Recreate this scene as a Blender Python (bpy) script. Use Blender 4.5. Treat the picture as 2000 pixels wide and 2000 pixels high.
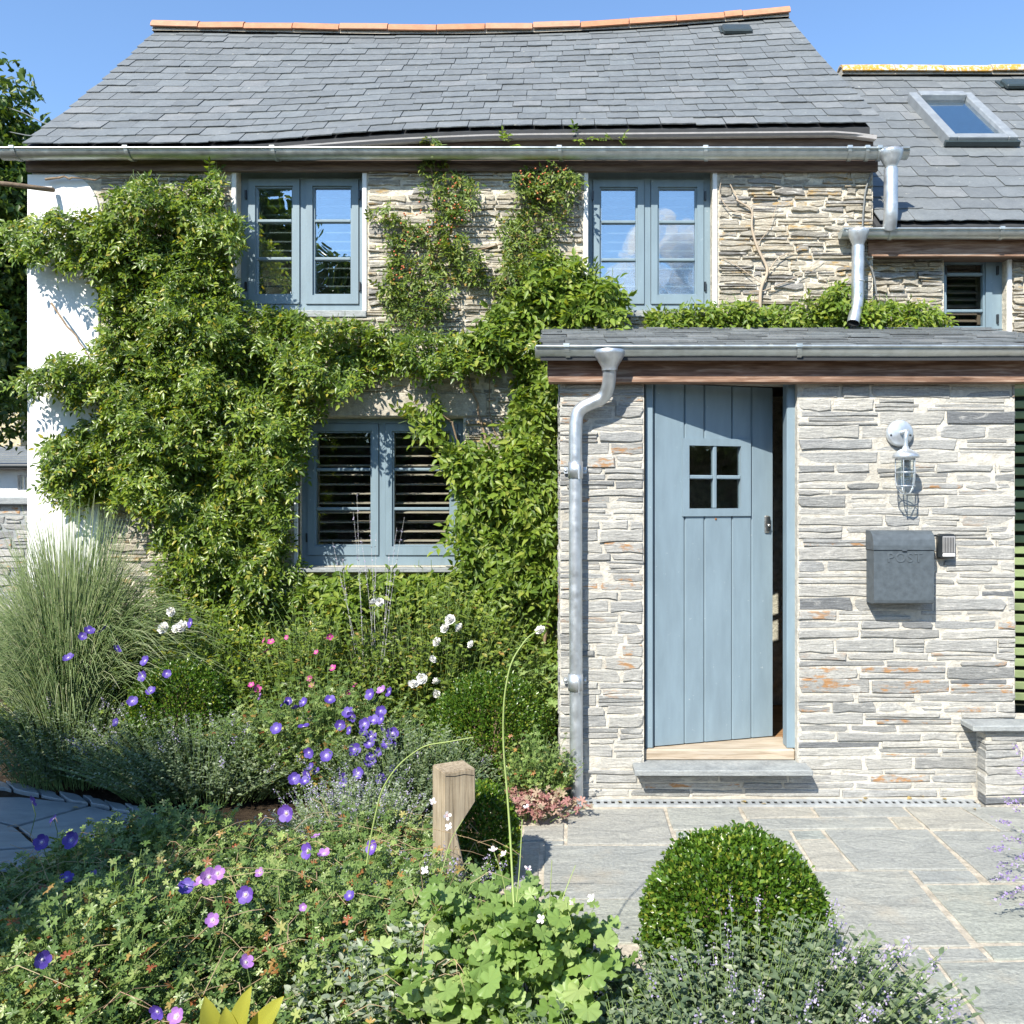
import bpy, bmesh, math, random
import numpy as np
from mathutils import Vector, Matrix

for o in list(bpy.data.objects):
    bpy.data.objects.remove(o)
random.seed(11)
rng = np.random.default_rng(11)
SC = bpy.context.scene
COL = SC.collection

# ------------------------------------------------------------------ camera
# photograph units: 2000 px square, vanishing point of the house depth (VX, VY)
F, VX, VY, CZ = 1700.0, 1080.0, 970.0, 1.63
cam_d = bpy.data.cameras.new('camera')
cam_d.sensor_width = 36.0
cam_d.lens = F / 2000.0 * 36.0
cam_d.shift_x = -(VX - 1000.0) / 2000.0
cam_d.shift_y = -(1000.0 - VY) / 2000.0
cam_d.clip_start = 0.05
cam_d.clip_end = 5000.0
cam = bpy.data.objects.new('camera', cam_d)
COL.objects.link(cam)
cam.location = (0, 0, CZ)
cam.rotation_euler = (math.pi / 2, 0, 0)
SC.camera = cam

# ------------------------------------------------------------------ sky, sun, exposure
SUNDIR = Vector((0.52, 1.0, -1.02)).normalized()          # direction the light travels
elev = math.asin(-SUNDIR.z)
world = bpy.data.worlds.new('World')
SC.world = world
world.use_nodes = True
wn = world.node_tree.nodes
wn.clear()
sky = wn.new('ShaderNodeTexSky')
sky.sky_type = 'NISHITA'
sky.sun_disc = False
sky.sun_elevation = elev
sky.sun_rotation = math.atan2(-SUNDIR.x, -SUNDIR.y)
sky.altitude = 0
sky.air_density = 1.1
sky.dust_density = 0.0
sky.ozone_density = 5.5
bg = wn.new('ShaderNodeBackground')
bg.inputs['Strength'].default_value = 0.128
wo = wn.new('ShaderNodeOutputWorld')
world.node_tree.links.new(sky.outputs[0], bg.inputs[0])
world.node_tree.links.new(bg.outputs[0], wo.inputs[0])
sun_d = bpy.data.lights.new('sun', 'SUN')
sun_d.energy = 4.6
sun_d.angle = math.radians(0.53)
sun_d.color = (1.0, 0.945, 0.85)
sun = bpy.data.objects.new('sun', sun_d)
COL.objects.link(sun)
sun.rotation_euler = SUNDIR.to_track_quat('-Z', 'Y').to_euler()
sun.location = (-6, -10, 14)
SC.view_settings.view_transform = 'Standard'
SC.view_settings.look = 'None'
SC.view_settings.exposure = 1.0
SC.view_settings.gamma = 1.0
SC.view_settings.use_curve_mapping = False

# ------------------------------------------------------------------ pixel -> place helpers
def wx(x, Y): return (x - VX) * Y / F
def wz(y, Y): return CZ - (y - VY) * Y / F
def PX(x, y, Y): return Vector((wx(x, Y), Y, wz(y, Y)))
def GR(x, y, z=0.0):
    Y = F * (CZ - z) / (y - VY)
    return Vector((wx(x, Y), Y, z))
def ray(x, y): return Vector(((x - VX) / F, 1.0, -(y - VY) / F))

# ------------------------------------------------------------------ objects
WL = {}
def _w(o): return WL.get(o.name, Vector((0, 0, 0)))
def thing(name, loc, label, cat, group=None, kind=None):
    o = bpy.data.objects.new(name, None)
    o.empty_display_size = 0.1
    COL.objects.link(o)
    o.location = loc
    WL[o.name] = Vector(loc)
    tag(o, label, cat, group, kind)
    return o
def tag(o, label=None, cat=None, group=None, kind=None):
    if label: o['label'] = label
    if cat: o['category'] = cat
    if group: o['group'] = group
    if kind: o['kind'] = kind
    return o
def link(name, me, parent, world_loc, rot=None):
    o = bpy.data.objects.new(name, me)
    COL.objects.link(o)
    WL[o.name] = Vector(world_loc)
    if parent is not None:
        o.parent = parent
        o.location = Vector(world_loc) - _w(parent)
    else:
        o.location = world_loc
    if rot is not None:
        o.rotation_mode = 'QUATERNION'
        o.rotation_quaternion = rot
    return o

class MB:
    def __init__(s):
        s.v, s.f, s.m = [], [], []
        s.smooth = []
    def add(s, vs, fs, mi=0, smooth=False):
        b = len(s.v)
        s.v += [tuple(v) for v in vs]
        for f in fs:
            s.f.append([i + b for i in f])
            s.m.append(mi)
            s.smooth.append(smooth)
        return s
    def box(s, x0, x1, y0, y1, z0, z1, mi=0, M=None):
        vs = [Vector((x, y, z)) for x in (x0, x1) for y in (y0, y1) for z in (z0, z1)]
        if M is not None: vs = [M @ v for v in vs]
        fs = [(0, 1, 3, 2), (4, 6, 7, 5), (0, 4, 5, 1), (2, 3, 7, 6), (0, 2, 6, 4), (1, 5, 7, 3)]
        return s.add(vs, fs, mi)
    def bbox(s, x0, x1, y0, y1, z0, z1, b=0.004, mi=0, M=None):
        """box whose edges are bevelled by b"""
        bm = bmesh.new()
        vs = [bm.verts.new((x, y, z)) for x in (x0, x1) for y in (y0, y1) for z in (z0, z1)]
        for f in [(0, 1, 3, 2), (4, 6, 7, 5), (0, 4, 5, 1), (2, 3, 7, 6), (0, 2, 6, 4), (1, 5, 7, 3)]:
            bm.faces.new([vs[i] for i in f])
        bmesh.ops.recalc_face_normals(bm, faces=bm.faces)
        b = min(b, 0.45 * min(x1 - x0, y1 - y0, z1 - z0))
        bmesh.ops.bevel(bm, geom=bm.edges[:], offset=b, segments=1, affect='EDGES')
        bm.verts.index_update()
        V = [v.co.copy() for v in bm.verts]
        if M is not None: V = [M @ v for v in V]
        Fs = [[v.index for v in f.verts] for f in bm.faces]
        bm.free()
        return s.add(V, Fs, mi)
    def prism(s, outline, y0, y1, mi=0, M=None):
        """outline of (x,z) extruded from y0 to y1"""
        n = len(outline)
        vs = [Vector((x, y0, z)) for x, z in outline] + [Vector((x, y1, z)) for x, z in outline]
        if M is not None: vs = [M @ v for v in vs]
        fs = [list(range(n)), list(range(2 * n - 1, n - 1, -1))]
        for i in range(n):
            j = (i + 1) % n
            fs.append([i, i + n, j + n, j])
        return s.add(vs, fs, mi)
    def tube(s, pts, rad, n=10, mi=0, cap=True, smooth=True):
        pts = [Vector(p) for p in pts]
        if not hasattr(rad, '__len__'): rad = [rad] * len(pts)
        rings = []
        t0 = (pts[1] - pts[0]).normalized()
        ref = Vector((0, 0, 1)) if abs(t0.z) < 0.9 else Vector((1, 0, 0))
        u = t0.cross(ref).normalized()
        for i, p in enumerate(pts):
            if i == 0: t = pts[1] - pts[0]
            elif i == len(pts) - 1: t = pts[-1] - pts[-2]
            else: t = (pts[i + 1] - pts[i]).normalized() + (pts[i] - pts[i - 1]).normalized()
            t.normalize()
            u = (u - t * u.dot(t)).normalized()
            w = t.cross(u)
            rings.append([p + (u * math.cos(a) + w * math.sin(a)) * rad[i]
                          for a in [2 * math.pi * k / n for k in range(n)]])
        vs = [v for r in rings for v in r]
        fs = []
        for i in range(len(rings) - 1):
            for k in range(n):
                a, b = i * n + k, i * n + (k + 1) % n
                fs.append([a, b, b + n, a + n])
        s.add(vs, fs, mi, smooth)
        if cap:
            s.add(rings[0], [list(range(n))[::-1]], mi)
            s.add(rings[-1], [list(range(n))], mi)
        return s
    def lathe(s, prof, c, axis='z', n=20, mi=0, smooth=True, M=None):
        """prof: list of (radius, height) about c"""
        c = Vector(c)
        vs, fs = [], []
        for r, h in prof:
            for k in range(n):
                a = 2 * math.pi * k / n
                if axis == 'z': d = Vector((r * math.cos(a), r * math.sin(a), h))
                elif axis == 'y': d = Vector((r * math.cos(a), h, r * math.sin(a)))
                else: d = Vector((h, r * math.cos(a), r * math.sin(a)))
                v = c + d
                vs.append(M @ v if M is not None else v)
        for i in range(len(prof) - 1):
            for k in range(n):
                a, b = i * n + k, i * n + (k + 1) % n
                fs.append([a, b, b + n, a + n])
        return s.add(vs, fs, mi, smooth)
    def build(s, name, mats, parent=None, base=False):
        if not isinstance(mats, (list, tuple)): mats = [mats]
        V = np.array(s.v, dtype=float)
        lo, hi = V.min(0), V.max(0)
        c = (lo + hi) / 2
        if base: c[2] = lo[2]
        me = bpy.data.meshes.new(name)
        me.from_pydata([tuple(v) for v in (V - c)], [], s.f)
        for m in mats: me.materials.append(m)
        if len(mats) > 1: me.polygons.foreach_set('material_index', s.m)
        me.polygons.foreach_set('use_smooth', s.smooth)
        me.update()
        bm = bmesh.new(); bm.from_mesh(me)
        bmesh.ops.recalc_face_normals(bm, faces=bm.faces)
        bm.to_mesh(me); bm.free()
        return link(name, me, parent, Vector(c))

# ------------------------------------------------------------------ material helpers
class NM:
    def __init__(s, name):
        s.mat = bpy.data.materials.new(name)
        s.mat.use_nodes = True
        s.t = s.mat.node_tree
        s.n = s.t.nodes
        s.b = s.n['Principled BSDF']
        s.out = s.n['Material Output']
        s._pos = None
    def L(s, a, b): s.t.links.new(a, b)
    def pos(s, scale=(1, 1, 1), rot=(0, 0, 0)):
        if s._pos is None: s._pos = s.n.new('ShaderNodeNewGeometry')
        mp = s.n.new('ShaderNodeMapping')
        mp.inputs['Scale'].default_value = scale
        mp.inputs['Rotation'].default_value = rot
        s.L(s._pos.outputs['Position'], mp.inputs['Vector'])
        return mp.outputs[0]
    def objpos(s, scale=(1, 1, 1)):
        tc = s.n.new('ShaderNodeTexCoord')
        mp = s.n.new('ShaderNodeMapping')
        mp.inputs['Scale'].default_value = scale
        s.L(tc.outputs['Object'], mp.inputs['Vector'])
        return mp.outputs[0]
    def island(s):
        if s._pos is None: s._pos = s.n.new('ShaderNodeNewGeometry')
        return s._pos.outputs['Random Per Island']
    def rnd(s):
        return s.n.new('ShaderNodeObjectInfo').outputs['Random']
    def noise(s, vec, scale=5, detail=4, rough=0.55, dist=0.0):
        n = s.n.new('ShaderNodeTexNoise')
        n.inputs['Scale'].default_value = scale
        n.inputs['Detail'].default_value = detail
        n.inputs['Roughness'].default_value = rough
        n.inputs['Distortion'].default_value = dist
        if vec is not None: s.L(vec, n.inputs['Vector'])
        return n.outputs['Fac']
    def ramp(s, fac, stops, interp='LINEAR'):
        r = s.n.new('ShaderNodeValToRGB')
        e = r.color_ramp.elements
        r.color_ramp.interpolation = interp
        while len(e) < len(stops): e.new(0.5)
        for el, (p, c) in zip(e, stops):
            el.position = p
            el.color = (*c, 1) if len(c) == 3 else c
        s.L(fac, r.inputs['Fac'])
        return r.outputs['Color']
    def mix(s, fac, a, b, mode='MIX'):
        m = s.n.new('ShaderNodeMix')
        m.data_type = 'RGBA'
        m.blend_type = mode
        for sock, val in ((m.inputs['Factor'], fac), (m.inputs[6], a), (m.inputs[7], b)):
            if isinstance(val, (int, float)): sock.default_value = val
            elif isinstance(val, tuple): sock.default_value = (*val, 1) if len(val) == 3 else val
            else: s.L(val, sock)
        return m.outputs[2]
    def math(s, op, a, b=None, clamp=False):
        m = s.n.new('ShaderNodeMath')
        m.operation = op
        m.use_clamp = clamp
        for sock, val in ((m.inputs[0], a), (m.inputs[1], b)):
            if val is None: continue
            if isinstance(val, (int, float)): sock.default_value = val
            else: s.L(val, sock)
        return m.outputs[0]
    def step(s, v, lo, hi):
        m = s.n.new('ShaderNodeMapRange')
        m.clamp = True
        s.L(v, m.inputs['Value'])
        m.inputs['From Min'].default_value = lo
        m.inputs['From Max'].default_value = hi
        return m.outputs[0]
    def bump(s, h, strength=0.4, dist=0.01):
        b = s.n.new('ShaderNodeBump')
        b.inputs['Strength'].default_value = strength
        b.inputs['Distance'].default_value = dist
        s.L(h, b.inputs['Height'])
        s.L(b.outputs[0], s.b.inputs['Normal'])
    def col(s, c):
        if isinstance(c, tuple): s.b.inputs['Base Color'].default_value = (*c, 1)
        else: s.L(c, s.b.inputs['Base Color'])
    def set(s, rough=0.6, metal=0.0, spec=0.5):
        s.b.inputs['Roughness'].default_value = rough
        s.b.inputs['Metallic'].default_value = metal
        s.b.inputs['Specular IOR Level'].default_value = spec
        return s

def simple(name, c, rough=0.6, metal=0.0, var=0.12, scale=20, spec=0.5, bump=0.0):
    m = NM(name).set(rough, metal, spec)
    p = m.pos()
    n = m.noise(p, scale, 4)
    dark = tuple(x * (1 - var) for x in c)
    lite = tuple(min(1, x * (1 + var)) for x in c)
    m.col(m.ramp(n, [(0.3, dark), (0.7, lite)]))
    if bump: m.bump(m.noise(p, scale * 3, 5), bump, 0.004)
    return m.mat

def stone_mat(name, stops, island=False, rust=0.82, lam=(7, 7, 55), bump=0.7, rustcol=(0.36, 0.17, 0.045), white=0.35):
    m = NM(name).set(0.72, 0, 0.4)
    r = m.island() if island else m.rnd()
    base = m.ramp(r, stops)
    lamn = m.noise(m.pos(lam), 1.6, 6, 0.65, 0.4)
    c = m.mix(0.55, base, m.ramp(lamn, [(0.3, (0.35, 0.35, 0.36)), (0.5, (0.75, 0.75, 0.74)), (0.72, (1.15, 1.13, 1.08))]), 'MULTIPLY')
    fine = m.noise(m.pos((1, 1, 1.6)), 75, 5, 0.7)
    c = m.mix(0.5, c, m.ramp(fine, [(0.3, (0.5, 0.5, 0.52)), (0.62, (1.2, 1.2, 1.17))]), 'MULTIPLY')
    # pale lime smears
    sm = m.noise(m.pos((4, 4, 10)), 3.0, 6, 0.7, 0.6)
    c = m.mix(m.math('MULTIPLY', m.step(sm, 0.55, 0.68), white), c, (0.72, 0.70, 0.64))
    # rust stains with a shape of their own, on some stones
    r2 = m.math('FRACT', m.math('MULTIPLY', r, 7.31))
    rn = m.noise(m.pos((3, 3, 9)), 4.2, 5, 0.65)
    k = m.math('MULTIPLY', m.step(rn, 0.52, 0.62), m.step(r2, rust, rust + 0.04))
    c = m.mix(m.math('MULTIPLY', k, 0.85), c, rustcol)
    m.col(c)
    h = m.math('ADD', m.math('MULTIPLY', lamn, 1.0), m.math('MULTIPLY', fine, 0.35))
    m.bump(h, bump, 0.012)
    return m.mat

def leaf_mat(name, stops, trans=0.35, rough=0.42, tint=(1.35, 1.25, 0.45), spec=0.35, clump=0.35):
    m = NM(name).set(rough, 0, spec)
    c = m.ramp(m.island(), stops)
    n = m.noise(m.pos(), 2.7, 3)
    c = m.mix(clump, c, m.ramp(n, [(0.32, (0.62, 0.72, 0.70)), (0.68, (1.3, 1.25, 1.0))]), 'MULTIPLY')
    m.col(c)
    tr = m.n.new('ShaderNodeBsdfTranslucent')
    m.L(m.mix(1.0, c, tint, 'MULTIPLY'), tr.inputs['Color'])
    mx = m.n.new('ShaderNodeMixShader')
    mx.inputs[0].default_value = trans
    m.L(m.b.outputs[0], mx.inputs[1])
    m.L(tr.outputs[0], mx.inputs[2])
    m.L(mx.outputs[0], m.out.inputs['Surface'])
    return m.mat

def wood_mat(name, stops, grain=(3, 40, 40), rough=0.7, knots=False):
    m = NM(name).set(rough, 0, 0.3)
    g = m.noise(m.pos(grain), 1.5, 6, 0.62, 0.5)
    c = m.ramp(g, stops)
    b = m.noise(m.pos((1.3, 4, 4)), 1.7, 3)
    c = m.mix(0.45, c, m.ramp(b, [(0.35, (0.55, 0.52, 0.5)), (0.65, (1.2, 1.15, 1.1))]), 'MULTIPLY')
    m.col(c)
    m.bump(g, 0.5, 0.006)
    return m.mat
# ================================================================== materials
M = {}
grey = [(0.0, (0.24, 0.245, 0.24)), (0.25, (0.37, 0.365, 0.345)), (0.5, (0.44, 0.43, 0.395)), (0.75, (0.32, 0.325, 0.32)), (0.9, (0.50, 0.485, 0.44)), (1.0, (0.16, 0.17, 0.18))]
M['porch_stone'] = stone_mat('porch_stone', grey, rust=0.84)
M['porch_sliver'] = stone_mat('porch_sliver', grey, island=True, rust=0.9)
tan = [(0.0, (0.30, 0.28, 0.24)), (0.2, (0.46, 0.41, 0.32)), (0.45, (0.40, 0.37, 0.31)), (0.65, (0.52, 0.46, 0.35)), (0.85, (0.34, 0.325, 0.30)), (1.0, (0.20, 0.19, 0.175))]
M['cottage_stone'] = stone_mat('cottage_stone', tan, rust=0.72, rustcol=(0.44, 0.29, 0.11), white=0.75, bump=1.0, lam=(9, 9, 40))
M['cottage_rubble'] = stone_mat('cottage_rubble', tan, island=True, rust=0.72, rustcol=(0.44, 0.29, 0.11), white=0.75, bump=1.0, lam=(9, 9, 40))
def mortar(name, c, amt=0.25, bump=0.8):
    m = NM(name).set(0.9, 0, 0.2)
    n = m.noise(m.pos(), 22, 7, 0.7)
    b = m.noise(m.pos(), 3.2, 4)
    cc = m.ramp(n, [(0.3, tuple(x * (1 - amt) for x in c)), (0.62, c)])
    cc = m.mix(0.5, cc, m.ramp(b, [(0.35, (0.72, 0.70, 0.66)), (0.6, (1.05, 1.04, 1.02))]), 'MULTIPLY')
    m.col(cc)
    m.bump(n, bump, 0.02)
    return m.mat
M['lime_mortar'] = mortar('lime_mortar', (0.62, 0.59, 0.52), .35)
M['cottage_mortar'] = mortar('cottage_mortar', (0.72, 0.665, 0.55), 0.45, 1.0)
M['joint'] = mortar('paving_joint', (0.60, 0.54, 0.44), 0.5)
m = NM('white_render').set(0.85, 0, 0.2)
n = m.noise(m.pos((1, 1, 1)), 5, 6, 0.6)
m.col(m.ramp(n, [(0.3, (0.74, 0.74, 0.72)), (0.65, (0.83, 0.83, 0.82))]))
m.bump(m.noise(m.pos(), 30, 4), 0.35, 0.008)
M['render'] = m.mat
# roof slate
def slate(name, island, lo=0.125, hi=0.185):
    m = NM(name).set(0.55, 0, 0.45)
    r = m.island() if island else m.rnd()
    base = m.ramp(r, [(0.0, (lo * 1.08, lo * 1.17, lo * 1.19)), (0.45, (lo * 1.22, lo * 1.31, lo * 1.33)), (0.8, (hi * .86, hi * .94, hi * .96)), (0.93, (hi, hi * 1.05, hi * 1.05)), (1.0, (hi * 0.98, hi * 1.02, hi * 1.02))])
    n = m.noise(m.pos((1, 1, 1)), 9, 6, 0.68)
    c = m.mix(0.5, base, m.ramp(n, [(0.3, (0.66, 0.68, 0.7)), (0.7, (1.25, 1.24, 1.22))]), 'MULTIPLY')
    f = m.noise(m.pos(), 55, 5, 0.7)
    c = m.mix(0.35, c, m.ramp(f, [(0.32, (0.6, 0.6, 0.62)), (0.66, (1.25, 1.25, 1.25))]), 'MULTIPLY')
    li = m.noise(m.pos(), 26, 3)
    c = m.mix(m.math('MULTIPLY', m.step(li, 0.70, 0.74), 0.7), c, (0.42, 0.42, 0.36))
    m.col(c)
    m.bump(m.math('ADD', n, f), 0.35, 0.006)
    return m.mat
M['slate'] = slate('roof_slate', False)
M['slate_far'] = slate('roof_slate_far', True)
M['porch_slate'] = slate('porch_slate', False, 0.10, 0.19)
M['deck'] = simple('roof_underlay', (0.035, 0.037, 0.04), 0.9)
# terracotta
m = NM('terracotta').set(0.75, 0, 0.3)
r = m.rnd()
c = m.ramp(r, [(0, (0.40, 0.19, 0.105)), (0.5, (0.45, 0.22, 0.13)), (1, (0.42, 0.25, 0.17))])
n = m.noise(m.pos(), 14, 6, 0.7)
c = m.mix(0.6, c, m.ramp(n, [(0.3, (0.7, 0.66, 0.6)), (0.7, (1.25, 1.2, 1.15))]), 'MULTIPLY')
m.col(c); m.bump(n, 0.4, 0.006)
M['terracotta'] = m.mat
m = NM('lichened_ridge').set(0.85, 0, 0.2)
n = m.noise(m.pos(), 7, 6, 0.72, 0.5)
c = m.ramp(n, [(0.34, (0.30, 0.25, 0.20)), (0.44, (0.52, 0.46, 0.38)), (0.485, (0.46, 0.23, 0.03)), (0.53, (0.44, 0.28, 0.05)), (0.56, (0.55, 0.51, 0.45)), (0.70, (0.36, 0.28, 0.21))])
m.col(c); m.bump(n, 0.6, 0.01)
M['lichen'] = m.mat
# metals
def galv(name, c=(0.50, 0.535, 0.525), rough=0.38, metal=0.75):
    m = NM(name).set(rough, metal, 0.5)
    n = m.noise(m.pos((1, 1, 1)), 16, 5, 0.6)
    m.col(m.ramp(n, [(0.3, tuple(x * 0.82 for x in c)), (0.7, tuple(min(1, x * 1.12) for x in c))]))
    rr = m.ramp(n, [(0.3, (rough * .8,) * 3), (0.7, (rough * 1.25,) * 3)])
    m.L(rr, m.b.inputs['Roughness'])
    m.bump(m.noise(m.pos((0.6, 3, 3)), 4, 3), 0.12, 0.01)
    return m.mat
M['galv'] = galv('galvanised_steel')
M['pipe'] = galv('galvanised_pipe', (0.58, 0.61, 0.63), 0.42, 0.8)
M['dark_fill'] = simple('painted_dark', (0.01, 0.01, 0.01), 0.9)  # flat black laid in where openings look dark
# paint
def paint(name, c, rough=0.42, var=0.10):
    m = NM(name).set(rough, 0, 0.45)
    n = m.noise(m.pos((6, 6, 1.2)), 2.5, 5, 0.6)
    cc = m.ramp(n, [(0.3, tuple(x * (1 - var) for x in c)), (0.7, tuple(x * (1 + var) for x in c))])
    sp = m.noise(m.pos(), 48, 3)
    cc = m.mix(m.math('MULTIPLY', m.step(sp, 0.70, 0.75), 0.35), cc, (0.5, 0.55, 0.56))
    m.col(cc)
    m.bump(m.noise(m.pos((60, 60, 2.5)), 1.5, 4), 0.12, 0.003)
    return m.mat
M['paint'] = paint('blue_grey_paint', (0.195, 0.262, 0.305))
M['paint_window'] = paint('window_paint', (0.175, 0.238, 0.275))
# glass
def glass(name, refl=0.22, tint=(0.80, 0.86, 0.86)):
    m = NM(name)
    m.n.remove(m.b)
    tr = m.n.new('ShaderNodeBsdfTransparent'); tr.inputs[0].default_value = (*tint, 1)
    gl = m.n.new('ShaderNodeBsdfGlossy'); gl.inputs['Roughness'].default_value = 0.004
    gl.inputs['Color'].default_value = (1, 1, 1, 1)
    lw = m.n.new('ShaderNodeLayerWeight'); lw.inputs['Blend'].default_value = 0.5
    a = m.math('ADD', m.math('MULTIPLY', m.math('POWER', lw.outputs['Facing'], 5.0), 0.8), refl, True)
    bp = m.n.new('ShaderNodeBump'); bp.inputs['Strength'].default_value = 0.05; bp.inputs['Distance'].default_value = 0.05
    m.L(m.noise(m.pos(), 3.0, 1), bp.inputs['Height'])
    m.L(bp.outputs[0], gl.inputs['Normal'])
    mx = m.n.new('ShaderNodeMixShader')
    m.L(a, mx.inputs[0]); m.L(tr.outputs[0], mx.inputs[1]); m.L(gl.outputs[0], mx.inputs[2])
    m.L(mx.outputs[0], m.out.inputs['Surface'])
    return m.mat
M['glass'] = glass('window_glass', 0.34)
M['glass_low'] = glass('lower_window_glass', 0.05, (0.9, 0.93, 0.93))
M['glass_lamp'] = glass('lamp_glass', 0.08, (0.95, 0.97, 0.97))
M['shutter'] = simple('shutter_slat', (0.40, 0.325, 0.25), 0.6)
M['shutter_dark'] = simple('dark_shutter_slat', (0.16, 0.12, 0.09), 0.6)
M['shutter_white'] = simple('white_shutter_slat', (0.5, 0.5, 0.48), 0.6)
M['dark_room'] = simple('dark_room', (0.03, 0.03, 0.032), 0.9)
# wood
M['fascia'] = wood_mat('fascia_wood', [(0.3, (0.085, 0.06, 0.05)), (0.55, (0.17, 0.125, 0.10)), (0.75, (0.24, 0.19, 0.16))])
M['lintel'] = wood_mat('lintel_wood', [(0.28, (0.10, 0.055, 0.035)), (0.48, (0.22, 0.13, 0.085)), (0.60, (0.33, 0.225, 0.165)), (0.76, (0.36, 0.325, 0.285))])
M['oak'] = wood_mat('weathered_oak', [(0.25, (0.15, 0.115, 0.075)), (0.5, (0.36, 0.295, 0.205)), (0.75, (0.46, 0.395, 0.29))], grain=(45, 45, 2.2))
M['threshold'] = wood_mat('threshold_wood', [(0.28, (0.28, 0.22, 0.15)), (0.5, (0.44, 0.37, 0.28)), (0.75, (0.52, 0.47, 0.39))])
M['floor'] = wood_mat('floor_boards', [(0.3, (0.20, 0.11, 0.05)), (0.6, (0.36, 0.21, 0.10))])
# paving
m = NM('paving_slate').set(0.62, 0, 0.45)
r = m.rnd()
c = m.ramp(r, [(0, (0.28, 0.305, 0.285)), (0.3, (0.36, 0.36, 0.325)), (0.55, (0.29, 0.305, 0.30)), (0.8, (0.41, 0.385, 0.325)), (1, (0.31, 0.345, 0.315))])
n = m.noise(m.pos((1.2, 3.0, 1)), 3.6, 8, 0.72, 1.2)
c = m.mix(0.6, c, m.ramp(n, [(0.28, (0.58, 0.6, 0.62)), (0.5, (0.95, 0.95, 0.94)), (0.72, (1.35, 1.33, 1.25))]), 'MULTIPLY')
f = m.noise(m.pos(), 60, 5, 0.75)
c = m.mix(0.6, c, m.ramp(f, [(0.3, (0.5, 0.5, 0.5)), (0.66, (1.35, 1.35, 1.32))]), 'MULTIPLY')
st = m.noise(m.pos(), 2.1, 5, 0.6)
c = m.mix(m.math('MULTIPLY', m.step(st, 0.58, 0.70), 0.4), c, (0.46, 0.38, 0.27))
m.col(c)
m.bump(m.math('ADD', m.math('MULTIPLY', n, 1.4), m.math('MULTIPLY', f, 0.5)), 0.9, 0.014)
M['paving'] = m.mat
m = NM('path_slate').set(0.55, 0, 0.5)
c = m.ramp(m.rnd(), [(0, (0.17, 0.20, 0.22)), (1, (0.26, 0.29, 0.30))])
n = m.noise(m.pos((1.2, 3, 1)), 4, 7, 0.7, 1.0)
c = m.mix(0.6, c, m.ramp(n, [(0.3, (0.6, 0.62, 0.64)), (0.7, (1.3, 1.3, 1.26))]), 'MULTIPLY')
m.col(c); m.bump(n, 0.5, 0.01)
M['path'] = m.mat
m = NM('soil').set(0.95, 0, 0.1)
n = m.noise(m.pos(), 16, 8, 0.75)
m.col(m.ramp(n, [(0.3, (0.022, 0.015, 0.010)), (0.55, (0.060, 0.043, 0.028)), (0.75, (0.12, 0.09, 0.06))]))
m.bump(n, 1.0, 0.04)
M['soil'] = m.mat
M['slab_grey'] = stone_mat('dressed_slate', [(0, (0.27, 0.29, 0.295)), (1, (0.34, 0.36, 0.36))], rust=2, white=0.15, bump=0.35)
M['lintel_stone'] = stone_mat('lintel_stone', [(0, (0.44, 0.40, 0.33)), (1, (0.46, 0.42, 0.35))], rust=2, white=0.3, bump=0.6, lam=(20, 20, 20))
M['post_box'] = simple('post_box_paint', (0.075, 0.092, 0.105), 0.5, 0.0, 0.2, 30, 0.4, 0.15)
M['black_plastic'] = simple('black_plastic', (0.018, 0.022, 0.025), 0.35)
M['grey_plastic'] = simple('grey_plastic', (0.30, 0.30, 0.30), 0.4)
M['white_plastic'] = simple('white_plastic', (0.7, 0.7, 0.7), 0.4)
M['chrome'] = galv('lock_metal', (0.62, 0.6, 0.57), 0.25, 0.95)
M['lamp_metal'] = galv('lamp_metal', (0.60, 0.64, 0.67), 0.40, 0.7)
M['rust'] = simple('rust', (0.25, 0.10, 0.03), 0.9)
M['grate'] = galv('drain_grate', (0.50, 0.53, 0.54), 0.5, 0.5)
M['fence'] = simple('green_fence_paint', (0.20, 0.255, 0.115), 0.7, 0, 0.25, 6)
M['bulb'] = simple('bulb_glass', (0.75, 0.75, 0.73), 0.2)
M['skylight_frame'] = galv('skylight_frame', (0.30, 0.325, 0.34), 0.45, 0.3)
M['vent'] = simple('vent_plastic', (0.035, 0.05, 0.052), 0.35)
M['bark'] = simple('bark', (0.16, 0.12, 0.085), 0.9, 0, 0.4, 25, 0.2, 0.6)
M['stem_brown'] = simple('stem_brown', (0.24, 0.17, 0.11), 0.85, 0, 0.35, 30)
M['stem_green'] = simple('stem_green', (0.16, 0.24, 0.07), 0.6, 0, 0.25, 30)
M['cable'] = simple('cable', (0.16, 0.17, 0.17), 0.6)

# ================================================================== ground
b = MB()
GX = [-400, -60, -20, -8, -4, -2, 0, 2, 4, 8, 20, 60, 400]
vs = [(x, y, -0.03) for y in GX for x in GX]
k = len(GX)
b.add(vs, [[j * k + i, j * k + i + 1, (j + 1) * k + i + 1, (j + 1) * k + i] for j in range(k - 1) for i in range(k - 1)])
g = b.build('ground', M['soil']); tag(g, kind='structure')

# ---- patio
b = MB()
b.box(-0.30, 4.6, 1.2, 4.597, -0.028, -0.009)
patio = b.build('patio', M['joint']); tag(patio, 'slate paved patio in front of the porch', None, None, 'structure')

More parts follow.
